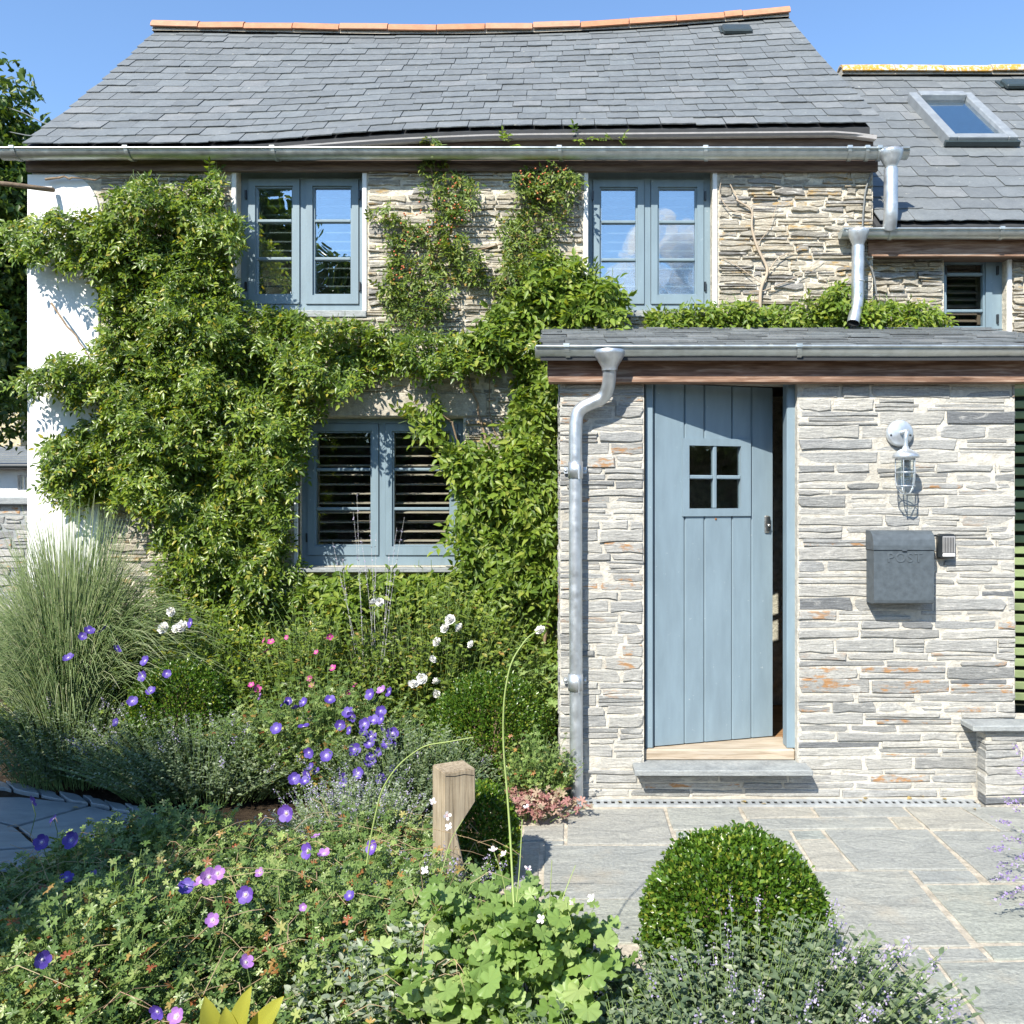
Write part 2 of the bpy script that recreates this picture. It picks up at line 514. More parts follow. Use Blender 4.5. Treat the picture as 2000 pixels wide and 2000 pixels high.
def shrink(q, j):
    c = sum(q, Vector((0, 0, 0))) / len(q)
    n = len(q)
    out = []
    for i in range(n):
        p, a, d = q[i], q[i - 1], q[(i + 1) % n]
        e1 = (p - a).normalized(); e2 = (d - p).normalized()
        n1 = Vector((-e1.y, e1.x, 0)); n2 = Vector((-e2.y, e2.x, 0))
        if n1.dot(c - p) < 0: n1 = -n1
        if n2.dot(c - p) < 0: n2 = -n2
        bis = (n1 + n2)
        if bis.length < 1e-4: bis = n1
        bis.normalize()
        out.append(p + bis * j / max(0.35, bis.dot(n1)))
    return out

def flag(name, q, parent, mat, ztop=0.0, thick=0.03, jit=0.004, gap=0.004, bev=0.004, sub=3):
    """a riven flagstone: quad on the ground with slightly uneven edges"""
    q = shrink(q, gap)
    pts = []
    n = len(q)
    for i in range(n):
        a, d = q[i], q[(i + 1) % n]
        e = (d - a)
        nn = Vector((-e.y, e.x, 0)).normalized()
        for t in range(sub):
            w = t / sub
            jj = 0 if t == 0 else random.uniform(-jit, jit)
            pts.append(a + e * w + nn * jj)
    c = sum(pts, Vector((0, 0, 0))) / len(pts)
    inner = [p + (c - p).normalized() * bev for p in pts]
    m_ = len(pts)
    z = ztop
    vs = [(p.x, p.y, z) for p in inner] + [(p.x, p.y, z - bev * 0.8) for p in pts] + [(p.x, p.y, z - thick) for p in pts]
    fs = [list(range(m_))]
    for r in range(2):
        for i in range(m_):
            j = (i + 1) % m_
            fs.append([r * m_ + i, r * m_ + j, (r + 1) * m_ + j, (r + 1) * m_ + i])
    return MB().add(vs, fs).build(name, mat, parent)

SLABS = [
 [(1108, 1580), (1297, 1578), (1318, 1648), (1106, 1648)],
 [(1301, 1577), (1442, 1575), (1464, 1620), (1314, 1620)],
 [(1445, 1576), (1583, 1576), (1596, 1594), (1458, 1598)],
 [(1586, 1576), (1763, 1575), (1783, 1593), (1599, 1594)],
 [(1462, 1599), (1734, 1596), (1754, 1617), (1468, 1620)],
 [(1738, 1596), (1784, 1594), (1808, 1617), (1758, 1617)],
 [(1766, 1575), (1872, 1575), (1952, 1622), (1815, 1619)],
 [(1875, 1575), (2200, 1575), (2290, 1622), (1956, 1622)],
 [(1318, 1622), (1348, 1622), (1362, 1650), (1326, 1649)],
 [(1352, 1622), (1541, 1621), (1590, 1698), (1392, 1698)],
 [(1545, 1621), (1604, 1620), (1617, 1636), (1555, 1638)],
 [(1556, 1640), (1619, 1638), (1670, 1697), (1593, 1698)],
 [(1609, 1620), (1812, 1619), (1892, 1697), (1675, 1698)],
 [(1820, 1622), (2290, 1624), (2500, 1722), (1934, 1722)],
 [(1063, 1650), (1352, 1650), (1452, 1753), (1060, 1755)],
 [(1395, 1700), (1775, 1699), (1900, 1846), (1515, 1851)],
 [(1780, 1699), (1895, 1699), (1915, 1722), (1803, 1724)],
 [(1807, 1726), (2090, 1724), (2250, 1838), (1907, 1838)],
 [(2095, 1724), (2500, 1724), (2800, 1838), (2255, 1838)],
 [(1518, 1854), (1733, 1853), (1793, 1940), (1600, 1944)],
 [(1737, 1852), (1806, 1851), (1880, 1944), (1798, 1944)],
 [(1811, 1851), (1912, 1850), (1934, 1873), (1828, 1876)],
 [(1917, 1846), (2100, 1842), (2140, 1870), (1940, 1873)],
 [(1832, 1878), (2150, 1874), (2300, 2000), (1925, 2000)],
 [(1600, 1948), (1882, 1946), (1960, 2080), (1640, 2080)],
 [(1885, 1946), (1890, 1946), (1980, 2080), (1968, 2080)],
 [(1925, 2004), (2300, 2004), (2420, 2080), (1985, 2080)],
 [(1022, 1612), (1103, 1606), (1102, 1638), (1018, 1641)],
 [(1062, 1640), (1103, 1640), (1102, 1648), (1061, 1648)],
 [(1000, 1645), (1056, 1645), (1053, 1733), (985, 1733)],
 [(985, 1736), (1053, 1736), (1052, 1778), (978, 1778)],
 [(1059, 1757), (1104, 1757), (1105, 1778), (1058, 1778)],
 [(1108, 1757), (1454, 1755), (1510, 1840), (1112, 1842)],
 [(978, 1781), (1106, 1781), (1108, 1810), (965, 1810)],
 [(955, 1813), (1108, 1813), (1110, 1842), (940, 1842)],
]
for q in SLABS:
    if q[0] == (1885, 1946): continue
    flag('slab', [GR(x, y) for x, y in q], patio, M['paving'], ztop=random.uniform(-0.003, 0.001))
# the paving goes on out of the frame to the right
for j, (ya, yb) in enumerate([(1.35, 1.95), (1.95, 2.55)]):
    x = 1.0 + 0.2 * j
    while x < 4.4:
        w = random.uniform(0.45, 0.8)
        flag('slab', [Vector((x, ya, 0)), Vector((x + w, ya, 0)), Vector((x + w, yb, 0)), Vector((x, yb, 0))], patio, M['paving'])
        x += w

# ---- path on the left, edged with small cobbles
b = MB()
pp = [GR(-260, 1515), GR(10, 1528), GR(300, 1588), GR(470, 1640), GR(300, 1720), GR(-300, 1700)]
n_ = len(pp)
b.add([(p.x, p.y, -0.012) for p in pp] + [(p.x, p.y, -0.028) for p in pp],
      [list(range(n_))] + [[i, (i + 1) % n_, (i + 1) % n_ + n_, i + n_] for i in range(n_)])
path = b.build('garden_path', M['soil']); tag(path, kind='structure')
for q in [[(-170, 1560), (40, 1556), (172, 1572), (30, 1612)], [(35, 1614), (176, 1574), (262, 1592), (170, 1650), (80, 1650)],
          [(-170, 1564), (28, 1614), (74, 1652), (-170, 1670)], [(176, 1650), (266, 1594), (330, 1612), (280, 1690)],
          [(282, 1690), (334, 1614), (430, 1640), (400, 1690)], [(-160, 1674), (74, 1655), (170, 1655), (270, 1695), (-150, 1700)]]:
    flag('slab', [GR(x, y) for x, y in q], path, M['path'])
ex = [-150, -95, -40, 8, 62, 112, 158, 200, 240, 272, 300]
for a_, c_ in zip(ex[:-1], ex[1:]):
    ya, yb = 1526 + 0.185 * a_, 1526 + 0.185 * c_
    flag('edging_stone', [GR(a_ + 2, ya), GR(c_ - 2, yb), GR(c_ + 16, yb + 17), GR(a_ + 18, ya + 17)], path, M['path'], ztop=random.uniform(.002, .014), thick=0.05, jit=0.010, bev=0.006)

# ================================================================== walls of stone
def stone_piece(x0, x1, z0, z1, yf, depth=0.05, rough=1.0):
    """irregular flat stone: returns verts, faces; front at yf, looking towards -y"""
    h, w = z1 - z0, x1 - x0
    j = min(0.16 * h, 0.007) * rough
    tl, tr = random.random(), random.random()
    cut = lambda: random.choice([0, 0, 0, 0, random.uniform(0.1, 0.4)]) * min(h * 1.1, w * 0.25)
    R = lambda a: random.uniform(-a, a)
    pts = []
    # bottom edge, left to right
    nb = 3 if w > 0.16 else 2
    pts.append((x0 + cut() + abs(R(j)), z0 + R(j)))
    for t in range(1, nb): pts.append((x0 + w * t / nb + R(w * .06), z0 + R(j)))
    pts.append((x1 - cut() - abs(R(j)), z0 + R(j)))
    pts.append((x1 - abs(R(j)), z0 + h * random.uniform(0.35, 0.65)))
    pts.append((x1 - cut() - abs(R(j)), z1 + R(j)))
    for t in range(nb - 1, 0, -1): pts.append((x0 + w * t / nb + R(w * .06), z1 + R(j)))
    pts.append((x0 + cut() + abs(R(j)), z1 + R(j)))
    pts.append((x0 + abs(R(j)), z0 + h * random.uniform(0.35, 0.65)))
    n = len(pts)
    cx, cz = (x0 + x1) / 2, (z0 + z1) / 2
    e = min(0.004, h * 0.12)
    ty, tz = R(0.010) * rough, R(0.05) * rough
    def fy(x, z): return yf + ty * (x - cx) / max(w, .1) + tz * (z - cz)
    inner = []
    for x, z in pts:
        dx, dz = cx - x, cz - z
        inner.append((x + math.copysign(min(abs(dx), e * 1.4), dx), z + math.copysign(min(abs(dz), e), dz)))
    vs = [(x, fy(x, z), z) for x, z in inner] + [(x, fy(x, z) + e, z) for x, z in pts] + [(x, yf + depth, z) for x, z in pts]
    fs = [list(range(n))]
    for r in range(2):
        for i in range(n):
            k = (i + 1) % n
            fs.append([r * n + i, (r + 1) * n + i, (r + 1) * n + k, r * n + k])
    return vs, fs

def courses(x0, x1, z0, z1, yf, hmin, hmax, wmin, wmax, gap=0.006, split=0.3, out=None, rough=1.0, prot=0.008, quoin=False):
    """list of (area, verts, faces) filling the rectangle"""
    out = [] if out is None else out
    z = z0
    row = 0
    while z < z1 - hmin * 0.6:
        h = random.uniform(hmin, hmax)
        if z + h > z1 - hmin * 0.6: h = z1 - z
        x = x0
        while x < x1 - 0.004:
            w = random.uniform(wmin, wmax)
            if quoin and row % 2 == 0 and x1 - x < 0.30: w = min(x1 - x, 0.10) if x1 - x <= 0.11 else x1 - x - 0.10
            if x1 - (x + w) < wmin * 0.6 and not (quoin and row % 2 == 0 and x1 - x > 0.11): w = x1 - x
            w = min(w, x1 - x)
            yy = yf + random.uniform(-prot, prot)
            g = gap
            if random.random() < split and h > hmin * 1.35 and w > 0.09:
                kk = 2 if h < hmax * .8 or random.random() < .5 else 3
                cuts = sorted([0] + [((i + 1) / kk) + random.uniform(-.1, .1) for i in range(kk - 1)] + [1])
                for a, c in zip(cuts[:-1], cuts[1:]):
                    p0, p1 = random.uniform(0, .15) * w * random.choice([0, 1]), random.uniform(0, .15) * w * random.choice([0, 1])
                    A = (x + g / 2 + p0, x + w - g / 2 - p1, z + h * a + g * .4, z + h * c - g * .4)
                    if A[3] - A[2] > 0.006:
                        out.append(((A[1] - A[0]) * (A[3] - A[2]), A, yy + random.uniform(-.003, .003), rough))
            else:
                A = (x + g / 2, x + w - g / 2, z + g / 2, z + h - g / 2)
                out.append(((A[1] - A[0]) * (A[3] - A[2]), A, yy, rough))
            x += w
        z += h
        row += 1
    return out

def lay(pieces, parent, mat, matj, limit, name='stone', depth=0.05):
    pieces.sort(key=lambda p: -p[0])
    for a, A, yy, ro in pieces[:limit]:
        vs, fs = stone_piece(*A, yy, depth, ro)
        MB().add(vs, fs).build(name, mat, parent)
    rest = pieces[limit:]
    if rest:
        b = MB()
        for a, A, yy, ro in rest:
            b.add(*stone_piece(*A, yy, depth, ro))
        o = b.build('small_stones', matj, parent)
        tag(o, kind='stuff')

def wall_with_holes(b, x0, x1, z0, z1, y0, y1, holes, mi=0):
    xs = sorted({x0, x1, *[h[0] for h in holes], *[h[1] for h in holes]})
    zs = sorted({z0, z1, *[h[2] for h in holes], *[h[3] for h in holes]})
    def solid(i, j):
        if i < 0 or j < 0 or i >= len(xs) - 1 or j >= len(zs) - 1: return False
        cx, cz = (xs[i] + xs[i + 1]) / 2, (zs[j] + zs[j + 1]) / 2
        return not any(h[0] < cx < h[1] and h[2] < cz < h[3] for h in holes)
    for i in range(len(xs) - 1):
        for j in range(len(zs) - 1):
            if not solid(i, j): continue
            a, c, d, e = xs[i], xs[i + 1], zs[j], zs[j + 1]
            b.add([(a, y0, d), (c, y0, d), (c, y0, e), (a, y0, e)], [[0, 1, 2, 3]], mi)
            b.add([(a, y1, d), (c, y1, d), (c, y1, e), (a, y1, e)], [[3, 2, 1, 0]], mi)
            if not solid(i - 1, j): b.add([(a, y0, d), (a, y0, e), (a, y1, e), (a, y1, d)], [[0, 1, 2, 3]], mi)
            if not solid(i + 1, j): b.add([(c, y0, d), (c, y1, d), (c, y1, e), (c, y0, e)], [[0, 1, 2, 3]], mi)
            if not solid(i, j - 1): b.add([(a, y0, d), (a, y1, d), (c, y1, d), (c, y0, d)], [[0, 1, 2, 3]], mi)
            if not solid(i, j + 1): b.add([(a, y0, e), (c, y0, e), (c, y1, e), (a, y1, e)], [[0, 1, 2, 3]], mi)
    return b
# ================================================================== builders for house parts
YM = 5.85          # cottage wall face
YP = 4.72          # porch wall face
YWG = 5.97         # wing wall face

def window(parent, name, px, Yf, glass_cols, gy, bars, slat_mat, glass_mat, sill=False, slat_tilt=0.5, nsl=13, label=None):
    x0, y0, x1, y1 = px
    X0, X1, Z0, Z1 = wx(x0, Yf), wx(x1, Yf), wz(y1, Yf), wz(y0, Yf)
    cols = [(wx(a, Yf), wx(c, Yf)) for a, c in glass_cols]
    gz0, gz1 = wz(gy[1], Yf), wz(gy[0], Yf)
    cas = [(a - 0.047, c + 0.047, gz0 - 0.062, gz1 + 0.05) for a, c in cols]
    b = MB()
    wall_with_holes(b, X0, X1, Z0, Z1, Yf, Yf + 0.08, cas)
    win = b.build(name, M['paint_window'], parent)
    if label: tag(win, label)
    for (a, c), ca in zip(cols, cas):
        b = MB()
        g_ = 0.003
        wall_with_holes(b, ca[0] + g_, ca[1] - g_, ca[2] + g_, ca[3] - g_, Yf - 0.012, Yf + 0.045, [(a, c, gz0, gz1)])
        # chamfered bead round the glass
        bw = 0.012
        for (p, q, r, s_) in ((a, a + bw, gz0, gz1), (c - bw, c, gz0, gz1)):
            b.box(p, q, Yf + 0.004, Yf + 0.040, r + .001, s_ - .001)
        for (r, s_) in ((gz0, gz0 + bw), (gz1 - bw, gz1)):
            b.box(a + bw, c - bw, Yf + 0.004, Yf + 0.040, r + .001, s_ - .001)
        b.build('casement', M['paint_window'], win)
        zs = [gz0] + sorted([wz(t, Yf) for t in bars]) + [gz1]
        for t in zs[1:-1]:
            o = MB().bbox(a + bw, c - bw, Yf + 0.002, Yf + 0.038, t - 0.011, t + 0.011, 0.005).build('glazing_bar', M['paint_window'], win)
        for p, q in zip(zs[:-1], zs[1:]):
            MB().box(a + bw * .5, c - bw * .5, Yf + 0.020, Yf + 0.025, p + 0.006, q - 0.006).build('pane', glass_mat, win)
        # shutter behind the glass
        hh = (gz1 - gz0) / nsl
        sm = None
        for i in range(nsl):
            zc = gz0 + (i + 0.5) * hh
            if sm is None:
                Mx = Matrix.Translation((0, 0, 0)) @ Matrix.Rotation(slat_tilt, 4, 'X')
                o = MB().bbox(-(c - a) / 2 + .004, (c - a) / 2 - .004, -0.032, 0.032, -0.005, 0.005, 0.003, M=Mx).build('shutter_slat', slat_mat, win)
                sm = o.data
                o.location = Vector(((a + c) / 2, Yf + 0.13, zc)) - _w(win)
            else:
                link('shutter_slat', sm, win, Vector(((a + c) / 2, Yf + 0.13, zc)))
        # stiles of the shutter
        b = MB()
        b.box(a - 0.03, a + 0.0, Yf + 0.115, Yf + 0.14, gz0 - .04, gz1 + .04)
        b.box(c, c + 0.03, Yf + 0.115, Yf + 0.14, gz0 - .04, gz1 + .04)
        b.box(a, c, Yf + 0.115, Yf + 0.14, gz0 - 0.04, gz0 + 0.012)
        b.build('shutter_frame', slat_mat, win)
        # hinges
    for xx in (X0 + 0.035, X1 - 0.035):
        for zz in (gz0 + 0.06, gz1 - 0.06):
            MB().box(xx - 0.006, xx + 0.006, Yf - 0.017, Yf + 0.002, zz - 0.03, zz + 0.03).build('hinge', M['black_plastic'], win)
    return win

def slate_roof(parent, surf, xl, xr, L, gauge, wsl, nparts, matP, matJ, lift=0.016, th=0.006, lenf=2.15, name='slate'):
    base_me = []
    for k in range(5):       # a few differently trimmed slates shared by all
        b = MB()
        n = 5
        j = lambda a: random.uniform(-a, a)
        low = [(-0.5 + t / n, j(0.02) if 0 < t < n else abs(j(0.03))) for t in range(n + 1)]
        pts = low + [(0.5 + j(.008), 1.0), (-0.5 + j(.008), 1.0)]
        N = len(pts)
        vs = [(x, y, 1.0) for x, y in pts] + [(x, y, 0.0) for x, y in pts]
        fs = [list(range(N)), list(range(2 * N - 1, N - 1, -1))] + [[i, i + N, (i + 1) % N + N, (i + 1) % N] for i in range(N)]
        me = bpy.data.meshes.new(name)
        me.from_pydata(vs, [], fs); me.materials.append(matP); me.update()
        base_me.append((me, vs, fs))
    nc = int(round(L / gauge))
    cnt = 0
    bj = MB()
    for i in range(nc):
        v = i / nc
        dv = min(gauge * lenf / L, 1.02 - v)
        a, c = xl(v), xr(v)
        x = a - (wsl * 0.5 if i % 2 else 0.0) + random.uniform(-.02, .02)
        first = True
        while x < c - 0.02:
            w = wsl * random.uniform(0.9, 1.1)
            p, q = max(x, a), min(x + w, c)
            x += w
            if q - p < 0.035: continue
            if c - x < 0.04: q = c
            xc = (p + q) / 2
            dvv = random.uniform(-.06, .06) * gauge / L
            P0, P1, Pw = surf(xc, v + dvv), surf(xc, v + dv), surf(xc + 0.05, v + dvv)
            ey = (P1 - P0); ln = ey.length; ey.normalize()
            ex = (Pw - P0); ex = (ex - ey * ex.dot(ey)).normalized()
            ez = ex.cross(ey)
            # raise the tail
            P0 = P0 + ez * (lift + random.uniform(-.002, .004))
            P1 = P1 + ez * 0.002
            ey = (P1 - P0).normalized(); ez = ex.cross(ey)
            tw = random.uniform(-.006, .006)
            R = Matrix((ex, ey, ez)).transposed() @ Matrix.Rotation(tw, 3, 'Z')
            sx, sy, sz = (q - p) - random.uniform(0.003, 0.006), ln, th * random.uniform(.8, 1.4)
            me, vs, fs = random.choice(base_me)
            if cnt < nparts:
                o = link(name, me, parent, P0, R.to_quaternion())
                o.scale = (sx, sy, sz)
                cnt += 1
            else:
                bj.add([P0 + R @ Vector((X * sx, Y_ * sy, Z * sz)) for X, Y_, Z in vs], fs)
    if bj.v:
        o = bj.build('upper_slates', matJ, parent); tag(o, kind='stuff')

def deck(surf, x0, x1, nx, nv, th=0.05, off=-0.012):
    b = MB()
    top, bot = [], []
    for j in range(nv + 1):
        for i in range(nx + 1):
            x = x0 + (x1 - x0) * i / nx
            p = surf(x, j / nv)
            top.append(p + Vector((0, 0, off))); bot.append(p + Vector((0, 0, off - th)))
    k = nx + 1
    n = len(top)
    fs = []
    for j in range(nv):
        for i in range(nx):
            a = j * k + i
            fs.append([a, a + 1, a + 1 + k, a + k])
            fs.append([n + a, n + a + k, n + a + 1 + k, n + a + 1])
    for i in range(nx):
        fs.append([i, n + i, n + i + 1, i + 1]); a = nv * k + i
        fs.append([a, a + 1, n + a + 1, n + a])
    for j in range(nv):
        a = j * k
        fs.append([a, a + k, n + a + k, n + a]); a = j * k + nx
        fs.append([a, n + a, n + a + k, a + k])
    return b.add(top + bot, fs)

def gutter(parent, x0, x1, yc, zt, r, brackets, name='gutter', ends=True):
    b = MB()
    n = 14
    prof = []
    for k in range(n + 1):
        a = math.pi + math.pi * k / n
        prof.append((yc + r * math.cos(a), zt + r * math.sin(a)))
    inner = [(yc + (y - yc) * .965, zt + (z - zt) * .965) for y, z in prof][::-1]
    loop = prof + inner
    N = len(loop)
    xs = [x0 + (x1 - x0) * t / 6 for t in range(7)]
    vs = [(x, y, z + 0.002 * math.sin(9 * x)) for x in xs for y, z in loop]
    fs = []
    for i in range(6):
        for k in range(N):
            a, c = i * N + k, i * N + (k + 1) % N
            fs.append([a, c, c + N, a + N])
    b.add(vs, fs, 0, True)
    b.add([(x0, y, z) for y, z in loop], [[k, k + 1, N - 2 - k, N - 1 - k] for k in range(n)])
    b.add([(x1, y, z) for y, z in loop], [[k, k + 1, N - 2 - k, N - 1 - k] for k in range(n)])
    g = b.build(name, M['galv'], parent)
    MB().tube([(x0, yc - r - .002, zt - .002), ((x0 + x1) / 2, yc - r - .002, zt - 0.001), (x1, yc - r - .002, zt - .002)], 0.0085, 8).build('bead', M['galv'], g)
    if ends:
        for xe in (x0, x1):
            b = MB()
            pts = prof
            o = 0.006
            b.add([(xe - o, y, z) for y, z in pts] + [(xe + o, y, z) for y, z in pts],
                  [list(range(n + 1)), list(range(2 * n + 1, n, -1))] + [[k, k + n + 1, k + n + 2, k + 1] for k in range(n)] + [[n, 2 * n + 1, n + 1, 0]])
            b.build('stop_end', M['galv'], g)
    for xb in brackets:
        b = MB()
        vs, fs = [], []
        R1, R2 = r + 0.003, r + 0.007
        for k in range(n + 1):
            a = math.pi * 0.98 + math.pi * 0.85 * k / n
            for rr in (R1, R2):
                for xx in (-0.012, 0.012):
                    sk = 0.022 * (k / n)       # straps lean a little
                    vs.append((xb + xx + sk, yc + rr * math.cos(a), zt + rr * math.sin(a)))
        for k in range(n):
            q = k * 4
            fs += [[q, q + 1, q + 5, q + 4], [q + 2, q + 6, q + 7, q + 3], [q, q + 4, q + 6, q + 2], [q + 1, q + 3, q + 7, q + 5]]
        b.add(vs, fs)
        b.box(xb - 0.016, xb + 0.016, yc - r - 0.014, yc - r + 0.012, zt - 0.006, zt + 0.012)
        b.build('bracket', M['galv'], g)
    return g

def smooth_path(pts, n=8):
    """round the corners of a polyline"""
    pts = [Vector(p) for p in pts]
    out = [pts[0]]
    for i in range(1, len(pts) - 1):
        a, p, c = pts[i - 1], pts[i], pts[i + 1]
        r = min((p - a).length, (c - p).length) * 0.48
        s, e = p + (a - p).normalized() * r, p + (c - p).normalized() * r
        for k in range(n + 1):
            t = k / n
            out.append(s.lerp(p, t).lerp(p.lerp(e, t), t))
    out.append(pts[-1])
    return out

# ================================================================== cottage
cot = thing('cottage', (-0.65, YM, 0), 'old stone cottage with sagging slate roof, blue-grey windows and climbers on its wall', 'house')
XL, XR = -3.50, 2.15
YF_W = YM + 0.085
W_UL = (471, 337, 713, 612); W_UR = (1148, 337, 1387, 612); W_LO = (590, 818, 907, 1104)
def hole(px): return (wx(px[0], YF_W) - .001, wx(px[2], YF_W) + .001, wz(px[3], YF_W) - .001, wz(px[1], YF_W) + .001)
holes = [hole(W_UL), hole(W_UR), hole(W_LO)]
EZ = 3.86
b = MB()
wall_with_holes(b, XL, XR, -0.03, EZ, YM, YM + 0.38, holes)
mw = b.build('front_wall', M['cottage_mortar'], cot)
# other walls of the house
YB = 9.95
b = MB()
b.box(XL, XR, YB - 0.35, YB, -0.03, EZ)
b.build('back_wall', M['cottage_mortar'], cot)
b = MB()
def gable(x0, x1): 
    out = [(YM + 0.381, -0.03), (YB - 0.351, -0.03), (YB - 0.351, EZ - .02), (7.85, 5.70), (YM + 0.381, EZ + .12)]
    n = len(out)
    b.add([(x0, y, z) for y, z in out] + [(x1, y, z) for y, z in out],
          [list(range(n)), list(range(2 * n - 1, n - 1, -1))] + [[i, i + n, (i + 1) % n + n, (i + 1) % n] for i in range(n)])
gable(XL, XL + 0.35)
b.build('gable_wall', M['render'], cot)
b = MB(); gable(XR - 0.35, XR); b.build('gable_wall', M['cottage_mortar'], cot)
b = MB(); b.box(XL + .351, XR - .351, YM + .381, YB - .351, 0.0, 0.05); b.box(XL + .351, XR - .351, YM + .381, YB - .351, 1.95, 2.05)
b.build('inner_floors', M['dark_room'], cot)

# stones of the front wall (not where the white render or the windows are)
pieces = []
def stone_zone(x0, x1, z0, z1, **kw):
    courses(x0, x1, z0, z1, YM - 0.012, 0.020, 0.052, 0.06, 0.30, gap=0.009, split=0.28, rough=1.7, prot=0.012, out=pieces, **kw)
hx = [holes[0][0] - .035, holes[0][1] + .035, holes[1][0] - .035, holes[1][1] + .035]
zt = EZ - 0.015; zb = holes[0][2]
stone_zone(wx(196, YM), hx[0], zb, zt)
stone_zone(hx[1], hx[2], zb, zt)
stone_zone(hx[3], XR, 2.62, zt)
shown = pieces; 
big = [p for p in shown]
lz = [holes[2][0] - .03, holes[2][1] + .01]
stone_zone(XL + .5, lz[0], 0.0, zb)
stone_zone(lz[0], lz[1], 2.24, zb)
stone_zone(lz[0], lz[1], 0.0, holes[2][2] - .06)
stone_zone(lz[1], 0.06, 0.0, zb)
stone_zone(0.06, hx[3], 2.50, zb)
# right of the upper windows, between them, and beside the lower window first
def keyf(p):
    x = (p[1][0] + p[1][1]) / 2; z = (p[1][2] + p[1][3]) / 2
    w = 1.0
    if x > hx[3]: w = 3.0
    elif z > zb and x > hx[1] and x < hx[2]: w = 1.8
    elif z < zb and lz[1] < x < lz[1] + .35 and z > 1.1: w = 2.0
    return p[0] * w
pieces = [(keyf(p), p[1], p[2], p[3]) for p in pieces]
lay(pieces, mw, M['cottage_stone'], M['cottage_rubble'], 300)

# white rendered corner, rounded at its top
b = MB()
x0, x1 = XL - 0.02, wx(195, YM)
ztop = wz(343, YM)
out = [(x0, -0.03), (x1, -0.03), (x1, wz(420, YM))]
for k in range(9):
    a = math.pi / 2 * k / 8
    out.append((x1 - 0.20 + 0.20 * math.cos(a), wz(420, YM) + (ztop - wz(420, YM)) * math.sin(a)))
out.append((x0, ztop))
b.prism(out, YM - 0.02, YM + 0.05)
b.build('rendered_corner', M['render'], cot)

# plaster reveals beside the windows
for h_ in holes[:2]:
    for (a, c) in ((h_[0] - 0.030, h_[0]), (h_[1], h_[1] + 0.030)):
        MB().bbox(a, c, YM - 0.012, YM + 0.04, h_[2] - .01, h_[3], 0.004).build('plaster_reveal', M['render'], cot)
MB().bbox(holes[2][0] - 0.028, holes[2][0], YM - 0.010, YM + 0.04, holes[2][2], holes[2][3], 0.004).build('plaster_reveal', M['render'], cot)
window(cot, 'window', W_UL, YF_W, [(499, 573), (611, 688)], (364, 577), (431, 505), M['shutter_white'], M['glass'], nsl=12, slat_tilt=0.25)
window(cot, 'window', W_UR, YF_W, [(1171, 1245), (1284, 1361)], (366, 577), (433, 507), M['shutter_white'], M['glass'], nsl=12, slat_tilt=0.25)
window(cot, 'window', W_LO, YF_W, [(614, 727), (766, 881)], (842, 1067), (917, 994), M['shutter'], M['glass_low'], nsl=12, slat_tilt=0.12)
h_ = holes[2]
MB().bbox(wx(562, 5.75), wx(926, 5.75), 5.74, YF_W + .0, wz(1118, 5.75), wz(1104, YF_W) - .004, 0.004).build('window_sill', M['slab_grey'], cot)
MB().bbox(wx(585, YM), wx(951, YM), YM - 0.022, YM + 0.05, h_[3] + .004, wz(768, YM), 0.008).build('stone_lintel', M['lintel_stone'], cot)
for px in (W_UL, W_UR):
    MB().bbox(wx(px[0] - 4, YM), wx(px[2] + 4, YM), YM - 0.03, YF_W, wz(px[3] + 9, YM), wz(px[3], YF_W) - .003, 0.004).build('window_sill', M['slab_grey'], cot)

# ---- roof with its sag
YE, YR = 5.75, 7.83
ev = np.array([(40, 287), (300, 286), (480, 281), (600, 272), (750, 261), (900, 254), (1000, 251), (1300, 249), (1500, 247), (1740, 245)], float)
rg = np.array([(305, 62), (550, 66), (750, 69), (900, 69), (1050, 66), (1200, 60), (1350, 50), (1450, 42), (1540, 34)], float)
ev_x, ev_z = (ev[:, 0] - VX) * YE / F, CZ - (ev[:, 1] - VY) * YE / F
rg_x, rg_z = (rg[:, 0] - VX) * YR / F, CZ - (rg[:, 1] - VY) * YR / F
def sm(x, X, Z): return float(np.mean([np.interp(x + d, X, Z) for d in (-.18, -.09, 0, .09, .18)]))
def roof(x, v):
    ze, zr = sm(x, ev_x, ev_z), sm(x, rg_x, rg_z)
    sag = -0.035 * math.sin(math.pi * min(max(v, 0), 1)) 
    return Vector((x, YE + (YR - YE) * v, ze + (zr - ze) * v + sag))
rxl = lambda v: ev_x[0] + (rg_x[0] - ev_x[0]) * v
rxr = lambda v: wx(1732, YE) + (wx(1537, YR) - wx(1732, YE)) * v
b = deck(roof, ev_x[0] + .012, rxr(1) - .012, 40, 10)
rf = b.build('roof', M['deck'], cot)
Lr = (roof(0, 1) - roof(0, 0)).length
slate_roof(rf, roof, rxl, rxr, Lr, 0.156, 0.212, 300, M['slate'], M['slate_far'])
# rear slope
b = MB()
ra, rb = roof(ev_x[0] + .02, 1), roof(rxr(1) - .02, 1)
b.add([ra, rb, (rb.x, YB + .2, EZ - .05), (ra.x, YB + .2, EZ - .05), ra - Vector((0, 0, .06)), rb - Vector((0, 0, .06)), (rb.x, YB + .2, EZ - .11), (ra.x, YB + .2, EZ - .11)],
      [[0, 1, 2, 3], [7, 6, 5, 4], [0, 3, 7, 4], [1, 5, 6, 2], [2, 6, 7, 3]])
b.build('rear_slope', M['slate_far'], cot)
